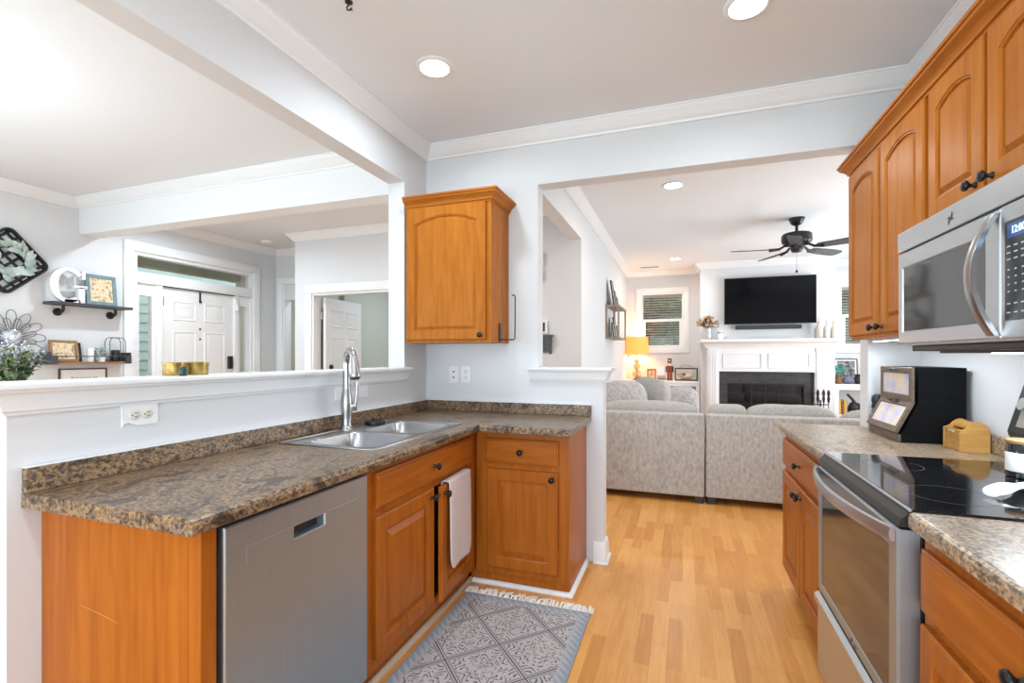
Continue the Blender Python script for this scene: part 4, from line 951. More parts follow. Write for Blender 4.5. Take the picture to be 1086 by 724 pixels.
# white spoon rest
t = thing('spoon_rest', 'white ceramic spoon rest lying across the black cooktop', 'spoon rest', (.9, 1.72, zc))
bm = bmesh.new(); A = []
dirv = Vector((.80, .60, 0)); side = Vector((-.6, .8, 0)); p0 = Vector((.770, 1.628, zc))
for k in range(17):
    s = k/16; wd = .024+.006*math.cos(s*3) if s < .55 else .026+.028*math.sin((s-.55)/.45*PI*.75); zz = .008+.016*math.sin(PI*min(s/.6, 1))
    if s < .08: wd *= .55+.45*s/.08
    if s > .93: wd *= .8
    c = p0+dirv*(.26*s)+Vector((0, 0, zz)); A.append([bm.verts.new(c+side*wd*math.cos(a)+Vector((0, 0, .006*math.sin(a)))) for a in [2*PI*q/10 for q in range(10)]])
for a, b in zip(A, A[1:]):
    for k in range(10): bm.faces.new((a[k], a[(k+1) % 10], b[(k+1) % 10], b[k]))
bm.faces.new(A[0]); bm.faces.new(A[-1])
sr = obj('dish', bm, 'white', t, 80)
bm = bmesh.new()
for k in range(5):
    c = p0+dirv*(.045+.017*k)+Vector((0, 0, .0155+.0125*math.sin(PI*min((.045+.017*k)/.156, 1)))); tube(bm, [c+side*.008*math.sin(q*1.3+k)+dirv*.006*math.cos(q*1.1) for q in range(6)], .0009, 5)
obj('script', bm, 'black', sr)

# ================================================================== DINING ROOM AND ENTRY
def on_wall(y, z, x=0): return Vector((XW+x, y, z))
# tobacco basket with wreath
t = thing('tobacco_basket', 'black woven square basket hung cornerwise on the dining wall', 'basket', (XW, 2.40, 2.11))
bcy, bcz, hs = 2.40, 2.105, .205
ca, sa = math.cos(math.radians(42)), math.sin(math.radians(42))
def bk(a, b, x): return Vector((XW+x, bcy+a*ca-b*sa, bcz+a*sa+b*ca))
rim = []
for cx, cy, a0 in ((1, 1, 0), (-1, 1, 90), (-1, -1, 180), (1, -1, 270)):
    for k in range(6): a = math.radians(a0+18*k); rim.append((cx*(hs-.05)+.05*math.cos(a), cy*(hs-.05)+.05*math.sin(a)))
bm = bmesh.new(); tube(bm, [bk(a, b, .05) for a, b in rim], .011, 8, True); tube(bm, [bk(a*.97, b*.97, .028) for a, b in rim], .008, 6, True); obj('rim', bm, 'blackmetal', t, 60)
bm = bmesh.new()
for k in range(6):
    q = -.170+.068*k
    for dirn in (0, 1):
        pts = []
        for j in range(13):
            s = -hs+2*hs*j/12; e = abs(s)/hs; h = .012+.036*max(0, e-.82)/.18+(.004 if (j+k+dirn) % 2 else 0)
            pts.append((s, q, h) if dirn == 0 else (q, s, h))
        A = []
        for a, b, h in pts:
            w_ = .0115; c4 = ((0, w_), (0, -w_)) if dirn == 0 else ((w_, 0), (-w_, 0))
            A.append([bm.verts.new(bk(a+c4[0][0], b+c4[0][1], h)), bm.verts.new(bk(a+c4[1][0], b+c4[1][1], h)), bm.verts.new(bk(a+c4[1][0], b+c4[1][1], h-.003)), bm.verts.new(bk(a+c4[0][0], b+c4[0][1], h-.003))])
        for p, q2 in zip(A, A[1:]):
            for m_ in range(4): bm.faces.new((p[m_], p[(m_+1) % 4], q2[(m_+1) % 4], q2[m_]))
        bm.faces.new(A[0]); bm.faces.new(A[-1])
obj('woven_slats', bm, 'blackmetal', t)
def leaf(bm, p, d, n, L_, W_):
    d = d.normalized(); s = d.cross(n).normalized(); n = s.cross(d)
    top = []; bot = []
    for k in range(7):
        f = k/6; w_ = W_*math.sin(PI*min(.08+f*.92, 1)); c = p+d*L_*f+n*(.12*L_*math.sin(PI*f))
        top.append([c-s*w_, c+n*.0015, c+s*w_])
    V = [[bm.verts.new(q) for q in r] for r in top]; V2 = [[bm.verts.new(q-n*.0012) for q in r] for r in top]
    for X_, fl in ((V, 1), (V2, 0)):
        for a, b in zip(X_, X_[1:]):
            for m_ in range(2): bm.faces.new((a[m_], a[m_+1], b[m_+1], b[m_]))
t = thing('eucalyptus_wreath', 'sage eucalyptus wreath hung on the black woven basket', 'wreath', (XW+.05, 2.41, 2.11))
bm = tube(bmesh.new(), [(XW+.062, 2.41+.115*math.cos(2*PI*k/24), 2.11+.115*math.sin(2*PI*k/24)) for k in range(24)], .006, 6, True); obj('hoop', bm, 'green', t, 60)
bm = bmesh.new(); rnd = random.Random(11)
for k in range(44):
    a = 2*PI*k/44+rnd.uniform(-.08, .08); rd = Vector((0, math.cos(a), math.sin(a))); tg_ = Vector((0, -math.sin(a), math.cos(a)))
    p = Vector((XW+.066, 2.41, 2.11))+rd*.115; d = rd*rnd.uniform(-.9, 1.0)+tg_*rnd.uniform(.4, 1)+Vector((rnd.uniform(0, .5), 0, 0))
    leaf(bm, p, d, Vector((1, rnd.uniform(-.4, .4), rnd.uniform(-.4, .4))), rnd.uniform(.065, .095), rnd.uniform(.020, .029))
obj('leaves', bm, 'sage', t, 60)
# pipe bracket shelf
t = thing('wall_shelf', 'charcoal board shelf on black pipe brackets holding the letter G', 'shelf', (XW, 2.99, 1.76))
obj('board', bx(XW+.003, XW+.16, 2.66, 3.315, 1.765, 1.790, .002), 'slatewood', t)
for y in (2.77, 3.20):
    bm = lathe(bmesh.new(), [(.036, .001), (.036, .008), (.018, .012), (.018, .022), (0, .022)], (XW, y, 1.705), (1, 0, 0), 18)
    tube(bm, [(XW+.02, y, 1.705), (XW+.065, y, 1.705), (XW+.080, y, 1.712), (XW+.086, y, 1.728), (XW+.086, y, 1.764)], .0125, 10); obj('bracket', bm, 'blackmetal', t, 50)
# letter G
t = thing('letter_decoration', 'large white slab serif letter G standing on pipe shelf', 'letter', (XW+.08, 2.80, 1.79))
bm = bmesh.new(); gy, gz, ro, ri = 2.805, 1.952, .160, .105
out = []; inn_ = []
for k in range(33):
    a = math.radians(42+262*k/32); tk = .5+.5*math.cos(a-PI)   # thicker at the left
    out.append((gy+math.cos(a)*ro*.88, gz+math.sin(a)*ro)); ii = ri+.022-.038*tk; inn_.append((gy+math.cos(a)*ii*.86, gz+math.sin(a)*(ri+.022)))
prism(bm, out+inn_[::-1], (XW+.055, 0, 0), (0, 1, 0), (0, 0, 1), (.045, 0, 0))
yR = gy+ro*.80
prism(bm, [(yR-.050, gz-.155), (yR, gz-.160), (yR, gz-.012), (yR-.050, gz-.012)], (XW+.055, 0, 0), (0, 1, 0), (0, 0, 1), (.045, 0, 0))
prism(bm, [(yR-.085, gz-.022), (yR+.018, gz-.022), (yR+.018, gz+.004), (yR-.085, gz+.004)], (XW+.055, 0, 0), (0, 1, 0), (0, 0, 1), (.045, 0, 0))
prism(bm, [(gy-.03, gz-.161), (gy+.09, gz-.161), (gy+.09, gz-.13), (gy-.03, gz-.132)], (XW+.055, 0, 0), (0, 1, 0), (0, 0, 1), (.045, 0, 0))
prism(bm, [(yR-.022, gz+.065), (yR+.004, gz+.065), (yR+.004, gz+.150), (yR-.022, gz+.135)], (XW+.055, 0, 0), (0, 1, 0), (0, 0, 1), (.045, 0, 0))
obj('letter', bm, 'whitep', t, 30)
# picture frames
def frame_x(name, label, y0, y1, z0, z1, x, tilt, fw, fm, pm, roll=0, matw=0, cat='picture frame', th=.018, face=1):
    """frame facing +X (face 1), leaning back by tilt degrees, turned in its own plane by roll"""
    t = thing(name, label, cat, (x, (y0+y1)/2, z0)); ct_, st_ = math.cos(math.radians(tilt)), math.sin(math.radians(tilt)); w_, h_ = y1-y0, z1-z0
    cr, sr_ = math.cos(math.radians(roll)), math.sin(math.radians(roll))
    def Q(a, b, c):
        a2, b2 = a-w_/2, b
        a3, b3 = a2*cr-b2*sr_, a2*sr_+b2*cr
        return Vector((x-b3*st_+c*ct_, (y0+y1)/2+a3, z0+b3*ct_+c*st_+.0))
    def ring(d, c): return [Q(a, b, c) for a, b in ((d, d), (w_-d, d), (w_-d, h_-d), (d, h_-d))]
    bm = bmesh.new(); loops(bm, [ring(0, 0), ring(0, th-.002), ring(.002, th), ring(fw-.002, th), ring(fw, th-.008)]); obj('frame', bm, fm, t)
    def sheet(d, c0, c1): bm = bmesh.new(); loops(bm, [ring(d, c0), ring(d, c1)]); return bm
    if matw: obj('mount', sheet(fw+.0005, th-.0078, th-.0068), 'mat', t); obj('picture', sheet(fw+matw, th-.0067, th-.0062), pm, t)
    else: obj('picture', sheet(fw+.0005, th-.0078, th-.0066), pm, t)
    return t
frame_x('picture_frame', 'teal distressed frame with cream print on the pipe shelf', 2.955, 3.215, 1.792, 2.085, XW+.075, 6, .034, 'teal', 'paper')
# rail shelf
t = thing('wall_shelf', 'brown board shelf with black metal end brackets and rail', 'shelf', (XW, 2.97, 1.22))
obj('board', bx(XW+.003, XW+.145, 2.665, 3.290, 1.228, 1.246, .002), 'brownwood', t)
for y in (2.648, 3.300):
    bm = bmesh.new(); box(bm, XW+.001, XW+.150, y-.004, y+.004, 1.225, 1.335); box(bm, XW+.150, XW+.156, y-(.004 if y < 3 else .05), y+(.05 if y < 3 else .004), 1.225, 1.305)
    obj('end_bracket', bm, 'darkgrey', t)
bm = tube(bmesh.new(), [(XW+.153, 2.65, 1.298), (XW+.153, 3.298, 1.298)], .004, 8); obj('rail', bm, 'darkgrey', t)
frame_x('picture_frame', 'black narrow frame behind the wooden frame on rail shelf', 2.70, 2.935, 1.247, 1.425, XW+.04, 9, .018, 'black', 'photo', 0, 0)
frame_x('picture_frame', 'wooden frame with cream picture on the rail shelf', 2.675, 2.89, 1.248, 1.445, XW+.075, 9, .022, 'brownwood', 'paper', -1)
t = tag(obj('pillar_candle', lathe(bmesh.new(), [(.026, 0), (.028, .003), (.028, .125), (.024, .13), (.006, .126), (0, .13)], (XW+.10, 2.975, 1.246), n=22), 'white', None, 50, loc=(XW+.10, 2.975, 1.246)), 'white pillar candle between frame and plant on rail shelf', 'candle')
def bush(bm, c, r, n, lr, seed, up=.3):
    rnd = random.Random(seed)
    for k in range(n):
        d = Vector((rnd.gauss(0, 1), rnd.gauss(0, 1), rnd.gauss(0, 1)+up)).normalized(); p = Vector(c)+Vector((d.x*r[0], d.y*r[1], d.z*r[2]))*rnd.uniform(.45, 1)
        leaf(bm, p, d+Vector((rnd.uniform(-.6, .6), rnd.uniform(-.6, .6), rnd.uniform(-.6, .6))), Vector((rnd.uniform(-1, 1), rnd.uniform(-1, 1), 1)), lr*rnd.uniform(.7, 1.3), lr*.32)
t = thing('potted_plant', 'tiny grey leaved plant in white pot on rail shelf', 'plant', (XW+.09, 3.075, 1.246))
obj('pot', lathe(bmesh.new(), [(.026, 0), (.034, .045), (.034, .055), (.028, .055), (.026, .04), (0, .04)], (XW+.09, 3.075, 1.246), n=20), 'white', t, 50)
bm = bmesh.new(); bush(bm, (XW+.09, 3.065, 1.325), (.045, .045, .045), 70, .030, 4); tube(bm, [(XW+.09, 3.075, 1.28), (XW+.09, 3.075, 1.34)], .004, 5); obj('foliage', bm, 'sage', t)
t = thing('lantern', 'open wire lantern holding a black candle on rail shelf', 'lantern', (XW+.085, 3.20, 1.246))
bm = bmesh.new()
for x in (XW+.045, XW+.12):
    tube(bm, [(x, 3.13, 1.249), (x, 3.13, 1.44), (x, 3.145, 1.475), (x, 3.165, 1.482), (x, 3.235, 1.482), (x, 3.255, 1.475), (x, 3.27, 1.44), (x, 3.27, 1.249)], .0035, 6, True)
for y, z in ((3.13, 1.249), (3.27, 1.249), (3.165, 1.482), (3.235, 1.482)): tube(bm, [(XW+.045, y, z), (XW+.12, y, z)], .0035, 6)
obj('frame', bm, 'wire', t, 60)
obj('candle', lathe(bmesh.new(), [(.034, 0), (.036, .004), (.036, .11), (.03, .115), (0, .113)], (XW+.083, 3.20, 1.247), n=20), 'black', t, 50)
t = frame_x('framed_sign', 'walnut framed white sign with script under the rail shelf', 2.775, 3.165, .90, 1.185, XW+.002, 0, .013, 'walnut', 'mat', cat='sign')
bm = bmesh.new()
for k in range(4):
    y0_ = 2.87+k*.055; tube(bm, [(XW+.0135, y0_+.05*q/12, 1.085+.016*math.sin(q*1.2+k)+(.012 if q in (2, 8) else 0)) for q in range(13)], .0022, 5)
bush(bm, (XW+.014, 2.97, 1.035), (.002, .10, .010), 26, .022, 8); obj('script', bm, 'ink', t)
# wire flower
t = thing('wall_flower', 'wire petal flower decoration with mosaic centre on dining wall', 'wall decoration', (XW, 2.44, 1.46))
bm = bmesh.new()
for layer, (n_, r0, r1, wd) in enumerate(((12, .06, .235, .045), (12, .05, .165, .032))):
    for k in range(n_):
        a = 2*PI*(k+.5*layer)/n_; rd = Vector((0, math.cos(a), math.sin(a))); tg_ = Vector((0, -math.sin(a), math.cos(a)))
        tube(bm, [Vector((XW+.02+.015*layer, 2.44, 1.46))+rd*(r0+(r1-r0)*(.5-.5*math.cos(PI*2*q/18)))+tg_*wd*math.sin(2*PI*q/18)*(.35+.65*(.5-.5*math.cos(2*PI*q/18))) for q in range(18)], .0028, 5, True)
obj('wire_petals', bm, 'wire', t, 60)
obj('disc', lathe(bmesh.new(), [(.07, .005), (.072, .03), (.05, .042), (0, .046)], (XW, 2.44, 1.46), (1, 0, 0), 22), 'mosaic', t, 30)
# dining table with a vase of flowers
t = thing('dining_table', 'dark walnut dining table behind the half wall', 'table', (-3.3, 1.4, 0))
obj('tabletop', bx(-3.95, -2.65, .5, 2.3, .72, .76, .006), 'walnut', t)
for x in (-3.88, -2.79):
    for y in (.57, 2.16): obj('leg', bx(x, x+.07, y, y+.07, 0, .72, .004), 'walnut', t)
t = thing('flower_vase', 'lavender and green flowers in a tall vase on the dining table', 'flowers', (-3.2, 1.46, .76))
obj('vase', lathe(bmesh.new(), [(.05, 0), (.06, .02), (.055, .15), (.04, .21), (.045, .24), (.038, .24), (.033, .21), (0, .05)], (-3.2, 1.46, .76), n=22), 'white', t, 50)
bm = bmesh.new(); bm2 = bmesh.new(); rnd = random.Random(21)
for k in range(34):
    a = rnd.uniform(0, 2*PI); r_ = rnd.uniform(.02, .13); tip = Vector((-3.2+math.cos(a)*r_, 1.45+math.sin(a)*r_, 1.345-r_*.5+rnd.uniform(-.06, .03))); b0 = Vector((-3.2, 1.45, 1.0))
    mid = (tip+b0)/2+Vector((0, 0, .05)); tube(bm, [b0, mid, tip], .0025, 4)
    for q in range(9):
        f = rnd.uniform(.25, .95); p = b0.lerp(mid, f*2) if f < .5 else mid.lerp(tip, f*2-1); leaf(bm, p, Vector((rnd.uniform(-1, 1), rnd.uniform(-1, 1), rnd.uniform(-.2, .9))), Vector((0, 0, 1)), .055, .014)
    if k % 2 == 0:
        for q in range(6): blob(bm2, tip+Vector((rnd.uniform(-.012, .012), rnd.uniform(-.012, .012), -.03+.013*q)), (.0065, .0065, .007), 6, 4)
obj('foliage', bm, 'green', t, 60); obj('blossoms', bm2, 'lav', t, 60)
# tins on the ledge
zl = 1.2257
for y, lab in ((1.318, 'left gold tin on the white ledge before the front door'), (1.408, 'right gold tin on the white ledge before the front door')):
    t = thing('tin', lab, 'tin', (-1.846, y, zl), 'gold tins on the ledge')
    obj('can', lathe(bmesh.new(), [(.039, 0), (.040, .002), (.040, .040), (.039, .041), (0, .041)], (-1.846, y, zl), n=32), 'gold', t, 40)
    obj('lid', lathe(bmesh.new(), [(.0412, .036), (.0415, .037), (.0415, .049), (.040, .0505), (.036, .049), (0, .049)], (-1.846, y, zl), n=32), 'gold', t, 40)
t = tag(obj('small_jar', lathe(bmesh.new(), [(.012, 0), (.013, .002), (.013, .026), (.011, .029), (.011, .034), (0, .034)], (-1.775, 1.298, zl), n=20), mat('dark_green_glass', (.01, .05, .04), .15), None, 50, loc=(-1.775, 1.298, zl)), 'tiny dark green jar in front of the gold tins', 'jar')
# smoke detector, ceiling hook
t = thing('smoke_detector', 'round white smoke detector on the foyer ceiling', 'smoke detector', (-5.05, 4.80, CZ))
obj('housing', lathe(bmesh.new(), [(.075, 0), (.075, .012), (.062, .030), (.05, .036), (0, .038)], (-5.05, 4.80, CZ), (0, 0, -1), 28), 'plate', t, 50)
t = thing('ceiling_hook', 'small black swag hook screwed into the kitchen ceiling', 'hook', (-1.315, 1.67, CZ))
obj('rosette', lathe(bmesh.new(), [(.016, 0), (.016, .004), (.006, .008), (0, .008)], (-1.315, 1.67, CZ), (0, 0, -1), 14), 'black', t, 50)
obj('hook', tube(bmesh.new(), [(-1.315, 1.67, CZ-.005), (-1.315, 1.67, CZ-.014), (-1.325, 1.67, CZ-.021), (-1.323, 1.67, CZ-.032), (-1.310, 1.67, CZ-.036), (-1.301, 1.67, CZ-.030), (-1.300, 1.67, CZ-.040)], .0035, 6), 'black', t, 60)
# hall wall fittings
for x0_, x1_, z0_, z1_, lab, nm, ct_ in ((-1.44, -1.308, 2.195, 2.335, 'white door chime box on the hall wall, uppermost fitting', 'door_chime', 'door chime'), (-1.43, -1.318, 2.055, 2.165, 'small white box on the hall wall under the chime', 'alarm_sounder', 'alarm')):
    t = thing(nm, lab, ct_, ((x0_+x1_)/2, HY, z0_)); obj('cover', bx(x0_, x1_, HY-.045, HY-.001, z0_, z1_, .006), 'plate', t)
    bm = bmesh.new()
    for k in range(4): box(bm, x0_+.02, x1_-.02, HY-.047, HY-.044, z0_+.03+k*.022, z0_+.036+k*.022)
    obj('louvre', bm, 'plate', t)
t = thing('alarm_keypad', 'white wall keypad with dark screen above the key shelf', 'keypad', (-1.345, HY, 1.52)); obj('cover', bx(-1.42, -1.268, HY-.025, HY-.001, 1.525, 1.655, .004), 'plate', t); obj('screen', bx(-1.40, -1.29, HY-.027, HY-.024, 1.545, 1.635, .001), 'greypanel', t)
t = thing('key_shelf', 'grey green key rack shelf on hall wall below the keypad', 'shelf', (-1.33, HY, 1.32))
obj('ledge', bx(-1.46, -1.205, HY-.075, HY-.001, 1.495, 1.512, .002), 'shoe', t)
obj('back_panel', bx(-1.44, -1.225, HY-.012, HY-.001, 1.335, 1.495), 'shoe', t)
for x in (-1.44, -1.25): obj('side_bracket', prism(bmesh.new(), [(0, 0), (-.060, 0), (-.055, -.04), (-.014, -.16), (0, -.175)], (x, HY-.001, 1.495), (0, 1, 0), (0, 0, 1), (.022, 0, 0)), 'shoe', t)
obj('apron', prism(bmesh.new(), [(0, 0), (.19, 0), (.19, -.075)]+[(.095+.075*math.cos(PI*k/10), -.075+.045*math.sin(PI*k/10)) for k in range(11)]+[(0, -.075)], (-1.435, HY-.055, 1.495), (1, 0, 0), (0, 0, 1), (0, .010, 0)), 'shoe', t)
for x in (-1.39, -1.34, -1.29): obj('hook', tube(bmesh.new(), [(x, HY-.012, 1.37), (x, HY-.03, 1.365), (x, HY-.036, 1.375)], .004, 6), 'black', t)

# ================================================================== LIVING ROOM
def pillow(bm, c, r, e=.55, rot=None, seed=0, noise=.02, n=24, m=14): return blob(bm, c, r, n, m, e, noise, rot, seed)
def eul(x, y, z): return Matrix.Rotation(math.radians(z), 3, 'Z')@Matrix.Rotation(math.radians(y), 3, 'Y')@Matrix.Rotation(math.radians(x), 3, 'X')
t = thing('sofa_section', 'left part of the oatmeal sectional sofa, backing onto the kitchen', 'sofa', (-.35, 5.0, 0))
obj('back_panel', bx(-.88, .181, 4.530, 4.70, .062, .787, .016, 3), 'sofa', t, 40)
obj('seat_base', bx(-.87, .175, 4.702, 5.50, .062, .34, .02, 3), 'sofa', t, 40)
obj('seat_cushion', pillow(bmesh.new(), (-.345, 5.12, .43), (.51, .40, .10), .35), 'cush', t, 80)
obj('back_cushion', pillow(bmesh.new(), (-.31, 4.80, .64), (.455, .095, .235), .45, None, 3), 'cush', t, 80)
for x, y in ((-.84, 4.57), (.10, 4.57), (-.84, 5.42), (.10, 5.42)): obj('foot', bx(x, x+.07, y, y+.07, 0, .064, .004), 'black', t)
t = thing('sofa_section', 'right part of the oatmeal sectional sofa, behind the far base cabinet', 'sofa', (1.25, 5.0, 0))
obj('back_panel', bx(.190, 2.30, 4.545, 4.715, .062, .787, .016, 3), 'sofa', t, 40)
obj('seat_base', bx(.195, 2.29, 4.717, 5.50, .062, .34, .02, 3), 'sofa', t, 40)
for a, b in ((.22, 1.24), (1.25, 2.27)): obj('seat_cushion', pillow(bmesh.new(), ((a+b)/2, 5.12, .43), ((b-a)/2, .40, .10), .35), 'cush', t, 80)
for k, (a, b, h) in enumerate(((.21, .56, .862), (.52, 1.245, .872), (1.255, 2.25, .855))): obj('back_cushion', pillow(bmesh.new(), ((a+b)/2, 4.81, h-.235), ((b-a)/2, .095, .235), .45, None, 5+k), 'cush', t, 80)
for x, y in ((.205, 4.58), (2.21, 4.58), (.205, 5.42), (2.21, 5.42)): obj('foot', bx(x, x+.07, y, y+.07, 0, .064, .004), 'black', t)
t = thing('sofa_section', 'chaise part of the sectional along the living room side wall', 'sofa', (-.4, 6.4, 0))
obj('back_panel', bx(-.88, -.71, 5.51, 7.2, .062, .787, .016, 3), 'sofa', t, 40)
obj('seat_base', bx(-.705, .06, 5.51, 7.2, .062, .34, .02, 3), 'sofa', t, 40)
obj('seat_cushion', pillow(bmesh.new(), (-.32, 6.35, .43), (.375, .82, .10), .35), 'cush', t, 80)
for x, y in ((-.84, 5.56), (-.02, 5.56), (-.84, 7.1), (-.02, 7.1)): obj('foot', bx(x, x+.07, y, y+.07, 0, .064, .004), 'black', t)
for c, r, ro, lab, m_ in (((-.60, 5.30, .80), (.26, .085, .24), (-14, 0, 24), 'striped grey throw pillow nearest the half wall on the sofa', 'pillow'),
                     ((-.36, 5.62, .80), (.25, .095, .26), (-10, 8, -34), 'plain beige throw pillow standing tallest on the sofa', 'cush'),
                     ((-.02, 5.95, .75), (.20, .085, .20), (-18, 0, 8), 'grey throw pillow nearest the fireplace on the chaise', 'pillow')):
    tag(obj('throw_pillow', pillow(bmesh.new(), c, r, .62, eul(*ro), 4, .03), m_, None, 80, loc=c), lab, 'pillow')
bm = bmesh.new(); G = []
for i in range(15):
    row = []
    for j in range(13):
        x = -.24+.36*j/12; s = i/14
        y = 6.18+.30*s; z = .66-.02*s+.10*math.exp(-((s-.4)/.25)**2)+.025*math.sin(j*1.1+i*.5)+.02*math.sin(i*1.7)
        row.append(bm.verts.new((x+.02*math.sin(i*.9), y+.015*math.sin(j*.8), z)))
    G.append(row)
for a, b in zip(G, G[1:]):
    for j in range(12): bm.faces.new((a[j], a[j+1], b[j+1], b[j]))
bmesh.ops.recalc_face_normals(bm, faces=bm.faces); bmesh.ops.solidify(bm, geom=bm.faces[:], thickness=.07)
tag(obj('throw_blanket', bm, 'pillow', None, 80, loc=(-.06, 6.3, .54)), 'crumpled pale throw blanket heaped on the chaise', 'blanket')
# built-in shelf units
def builtin(label, x0, x1, zt):
    t = thing('built_in_shelf', label, 'shelf unit', ((x0+x1)/2, 8.55, 0)); yf = 8.38
    obj('top_slab', bx(x0, x1, yf-.03, 8.745, zt-.035, zt, .004), 'trim', t)
    bm = bmesh.new(); box(bm, x0, x0+.03, yf, 8.745, .08, zt-.035); box(bm, x1-.03, x1, yf, 8.745, .08, zt-.035); box(bm, x0, x1, yf+.02, 8.745, 0, .08)
    box(bm, x0+.03, x1-.03, 8.72, 8.745, .08, zt-.035); box(bm, x0, x0+.06, yf-.018, yf, .08, zt-.035, .002); box(bm, x1-.06, x1, yf-.018, yf, .08, zt-.035, .002); box(bm, x0+.06, x1-.06, yf-.018, yf, zt-.085, zt-.035, .002)
    obj('frame', bm, 'trim', t)
    for z in (.40,): obj('shelf', bx(x0+.03, x1-.03, yf, 8.72, z, z+.03), 'trim', t)
    return t
bl = .893
builtin('white built-in shelf unit left of fireplace under the lamp', -.928, .262, bl)
builtin('white built-in shelf unit right of the chimney', 2.128, 3.39, .885)
def wire_basket(label, x0, x1, y0, y1, z0, h):
    t = thing('wire_basket', label, 'basket', ((x0+x1)/2, (y0+y1)/2, z0))
    bm = bmesh.new()
    for z in (z0+.006, z0+h*.5, z0+h): tube(bm, [(x0, y0, z), (x1, y0, z), (x1, y1, z), (x0, y1, z)], .005, 6, True)
    for k in range(9): x = x0+(x1-x0)*k/8; tube(bm, [(x, y0, z0+h), (x, y0, z0+.006), (x, y1, z0+.006), (x, y1, z0+h)], .0035, 5)
    obj('mesh', bm, 'blackmetal', t); obj('liner', bx(x0+.01, x1-.01, y0+.01, y1-.01, z0+.01, z0+h-.03), 'greypanel', t); return t
wire_basket('black wire basket in the shelf unit below the football rack', -.22, .16, 8.42, 8.66, .431, .28)
wire_basket('black wire basket in the shelf unit below the lamp', -.76, -.36, 8.42, 8.66, .431, .28)
# table lamp
lx, ly = -.745, 8.54
t = thing('table_lamp', 'lit amber drum lamp on glass ball base by the wall', 'lamp', (lx, ly, bl))
obj('foot', lathe(bmesh.new(), [(.075, 0), (.075, .014), (.05, .022), (.015, .03), (0, .03)], (lx, ly, bl), n=26), 'gold', t, 50)
for z, r in ((.10, .075), (.23, .062), (.33, .045)): obj('glass_ball', blob(bmesh.new(), (lx, ly, bl+z), (r, r, r*.95), 24, 14), 'smoke_glass', t, 80)
obj('stem', lathe(bmesh.new(), [(.010, .028), (.010, .50), (0, .50)], (lx, ly, bl), n=12), 'gold', t, 50)
bm = lathe(bmesh.new(), [(.195, .44), (.190, .735), (.186, .735), (.191, .44), (.195, .44)], (lx, ly, bl), n=40, cap=False); obj('lamp_shade', bm, 'shade', t, 60)
bm = bmesh.new()
for k in range(3): a = 2*PI*k/3; tube(bm, [(lx, ly, bl+.50), (lx+.188*math.cos(a), ly+.188*math.sin(a), bl+.50)], .003, 5)
obj('spider', bm, 'gold', t)
ld = bpy.data.lights.new('lamp_bulb_light', 'POINT'); ld.energy = 14; ld.color = (1, .62, .28); ld.shadow_soft_size = .05
lo_ = bpy.data.objects.new('lamp_bulb_light', ld); C.objects.link(lo_); lo_.parent = t; lo_.location = (0, 0, .58)
# things on the left unit
tag(obj('book', bx(-.72, -.53, 8.36, 8.455, bl, bl+.06, .004), 'orange', None, None, loc=(-.62, 8.41, bl)), 'brown orange box shaped book lying below the lamp', 'book')
def frame_y(name, label, x0, x1, z0, z1, y, tilt, fw, fm, pm, matw=0, cat='picture frame', th=.018, parent=None):
    t = thing(name, label, cat, ((x0+x1)/2, y, z0)); ct_, st_ = math.cos(math.radians(tilt)), math.sin(math.radians(tilt)); w_, h_ = x1-x0, z1-z0
    def Q(a, b, c): return Vector((x0+a, y+b*st_-c*ct_, z0+b*ct_+c*st_*.0))
    def ring(d, c): return [Q(a, b, c) for a, b in ((d, d), (w_-d, d), (w_-d, h_-d), (d, h_-d))]
    bm = bmesh.new(); loops(bm, [ring(0, 0), ring(0, th-.002), ring(.002, th), ring(fw-.002, th), ring(fw, th-.008)]); obj('frame', bm, fm, t)
    def sheet(d, c0, c1): bm = bmesh.new(); loops(bm, [ring(d, c0), ring(d, c1)]); return bm
    if matw: obj('mount', sheet(fw+.0005, th-.0078, th-.0068), 'mat', t); obj('picture', sheet(fw+matw, th-.0067, th-.0062), pm, t)
    else: obj('picture', sheet(fw+.0005, th-.0078, th-.0066), pm, t)
    return t
frame_y('picture_frame', 'orange wood photo frame between lamp and nutcracker', -.575, -.425, bl+.001, 1.085, 8.55, 8, .024, 'orange', 'photo2')
tag(obj('candle_block', bx(-.405, -.285, 8.50, 8.58, bl, 1.125, .004), 'white', None, None, loc=(-.345, 8.54, bl)), 'plain white block standing left of the nutcracker', 'ornament')
t = thing('keepsake_box', 'small box with dark bands in front of the white block', 'box', (-.34, 8.45, bl)); obj('case', bx(-.40, -.27, 8.41, 8.48, bl, bl+.085, .002), 'beige', t); obj('band', bx(-.402, -.268, 8.408, 8.482, bl+.02, bl+.04), 'shoe', t)
t = thing('nutcracker', 'small dark red and yellow nutcracker figure by the football rack', 'figurine', (-.205, 8.50, bl))
nx, ny = -.205, 8.50
bm = bmesh.new(); box(bm, nx-.05, nx+.05, ny-.04, ny+.04, bl, bl+.03, .003); obj('stand', bm, 'red', t)
for dx in (-.022, .022): obj('leg', lathe(bmesh.new(), [(.018, 0), (.017, .10), (0, .10)], (nx+dx, ny, bl+.03), n=12), 'red', t, 50)
obj('torso', lathe(bmesh.new(), [(.042, 0), (.036, .05), (.048, .10), (.03, .12), (0, .12)], (nx, ny, bl+.13), n=18), 'red', t, 50)
for dx in (-.052, .052): obj('arm', lathe(bmesh.new(), [(.013, 0), (.012, .095), (0, .1)], (nx+dx, ny, bl+.14), n=10), 'black', t, 50)
hd_ = obj('head', blob(bmesh.new(), (nx, ny, bl+.275), (.030, .030, .034), 16, 10), 'beige', t, 80)
obj('beard', blob(bmesh.new(), (nx, ny-.018, bl+.256), (.024, .016, .022), 12, 8), 'white', hd_, 80)
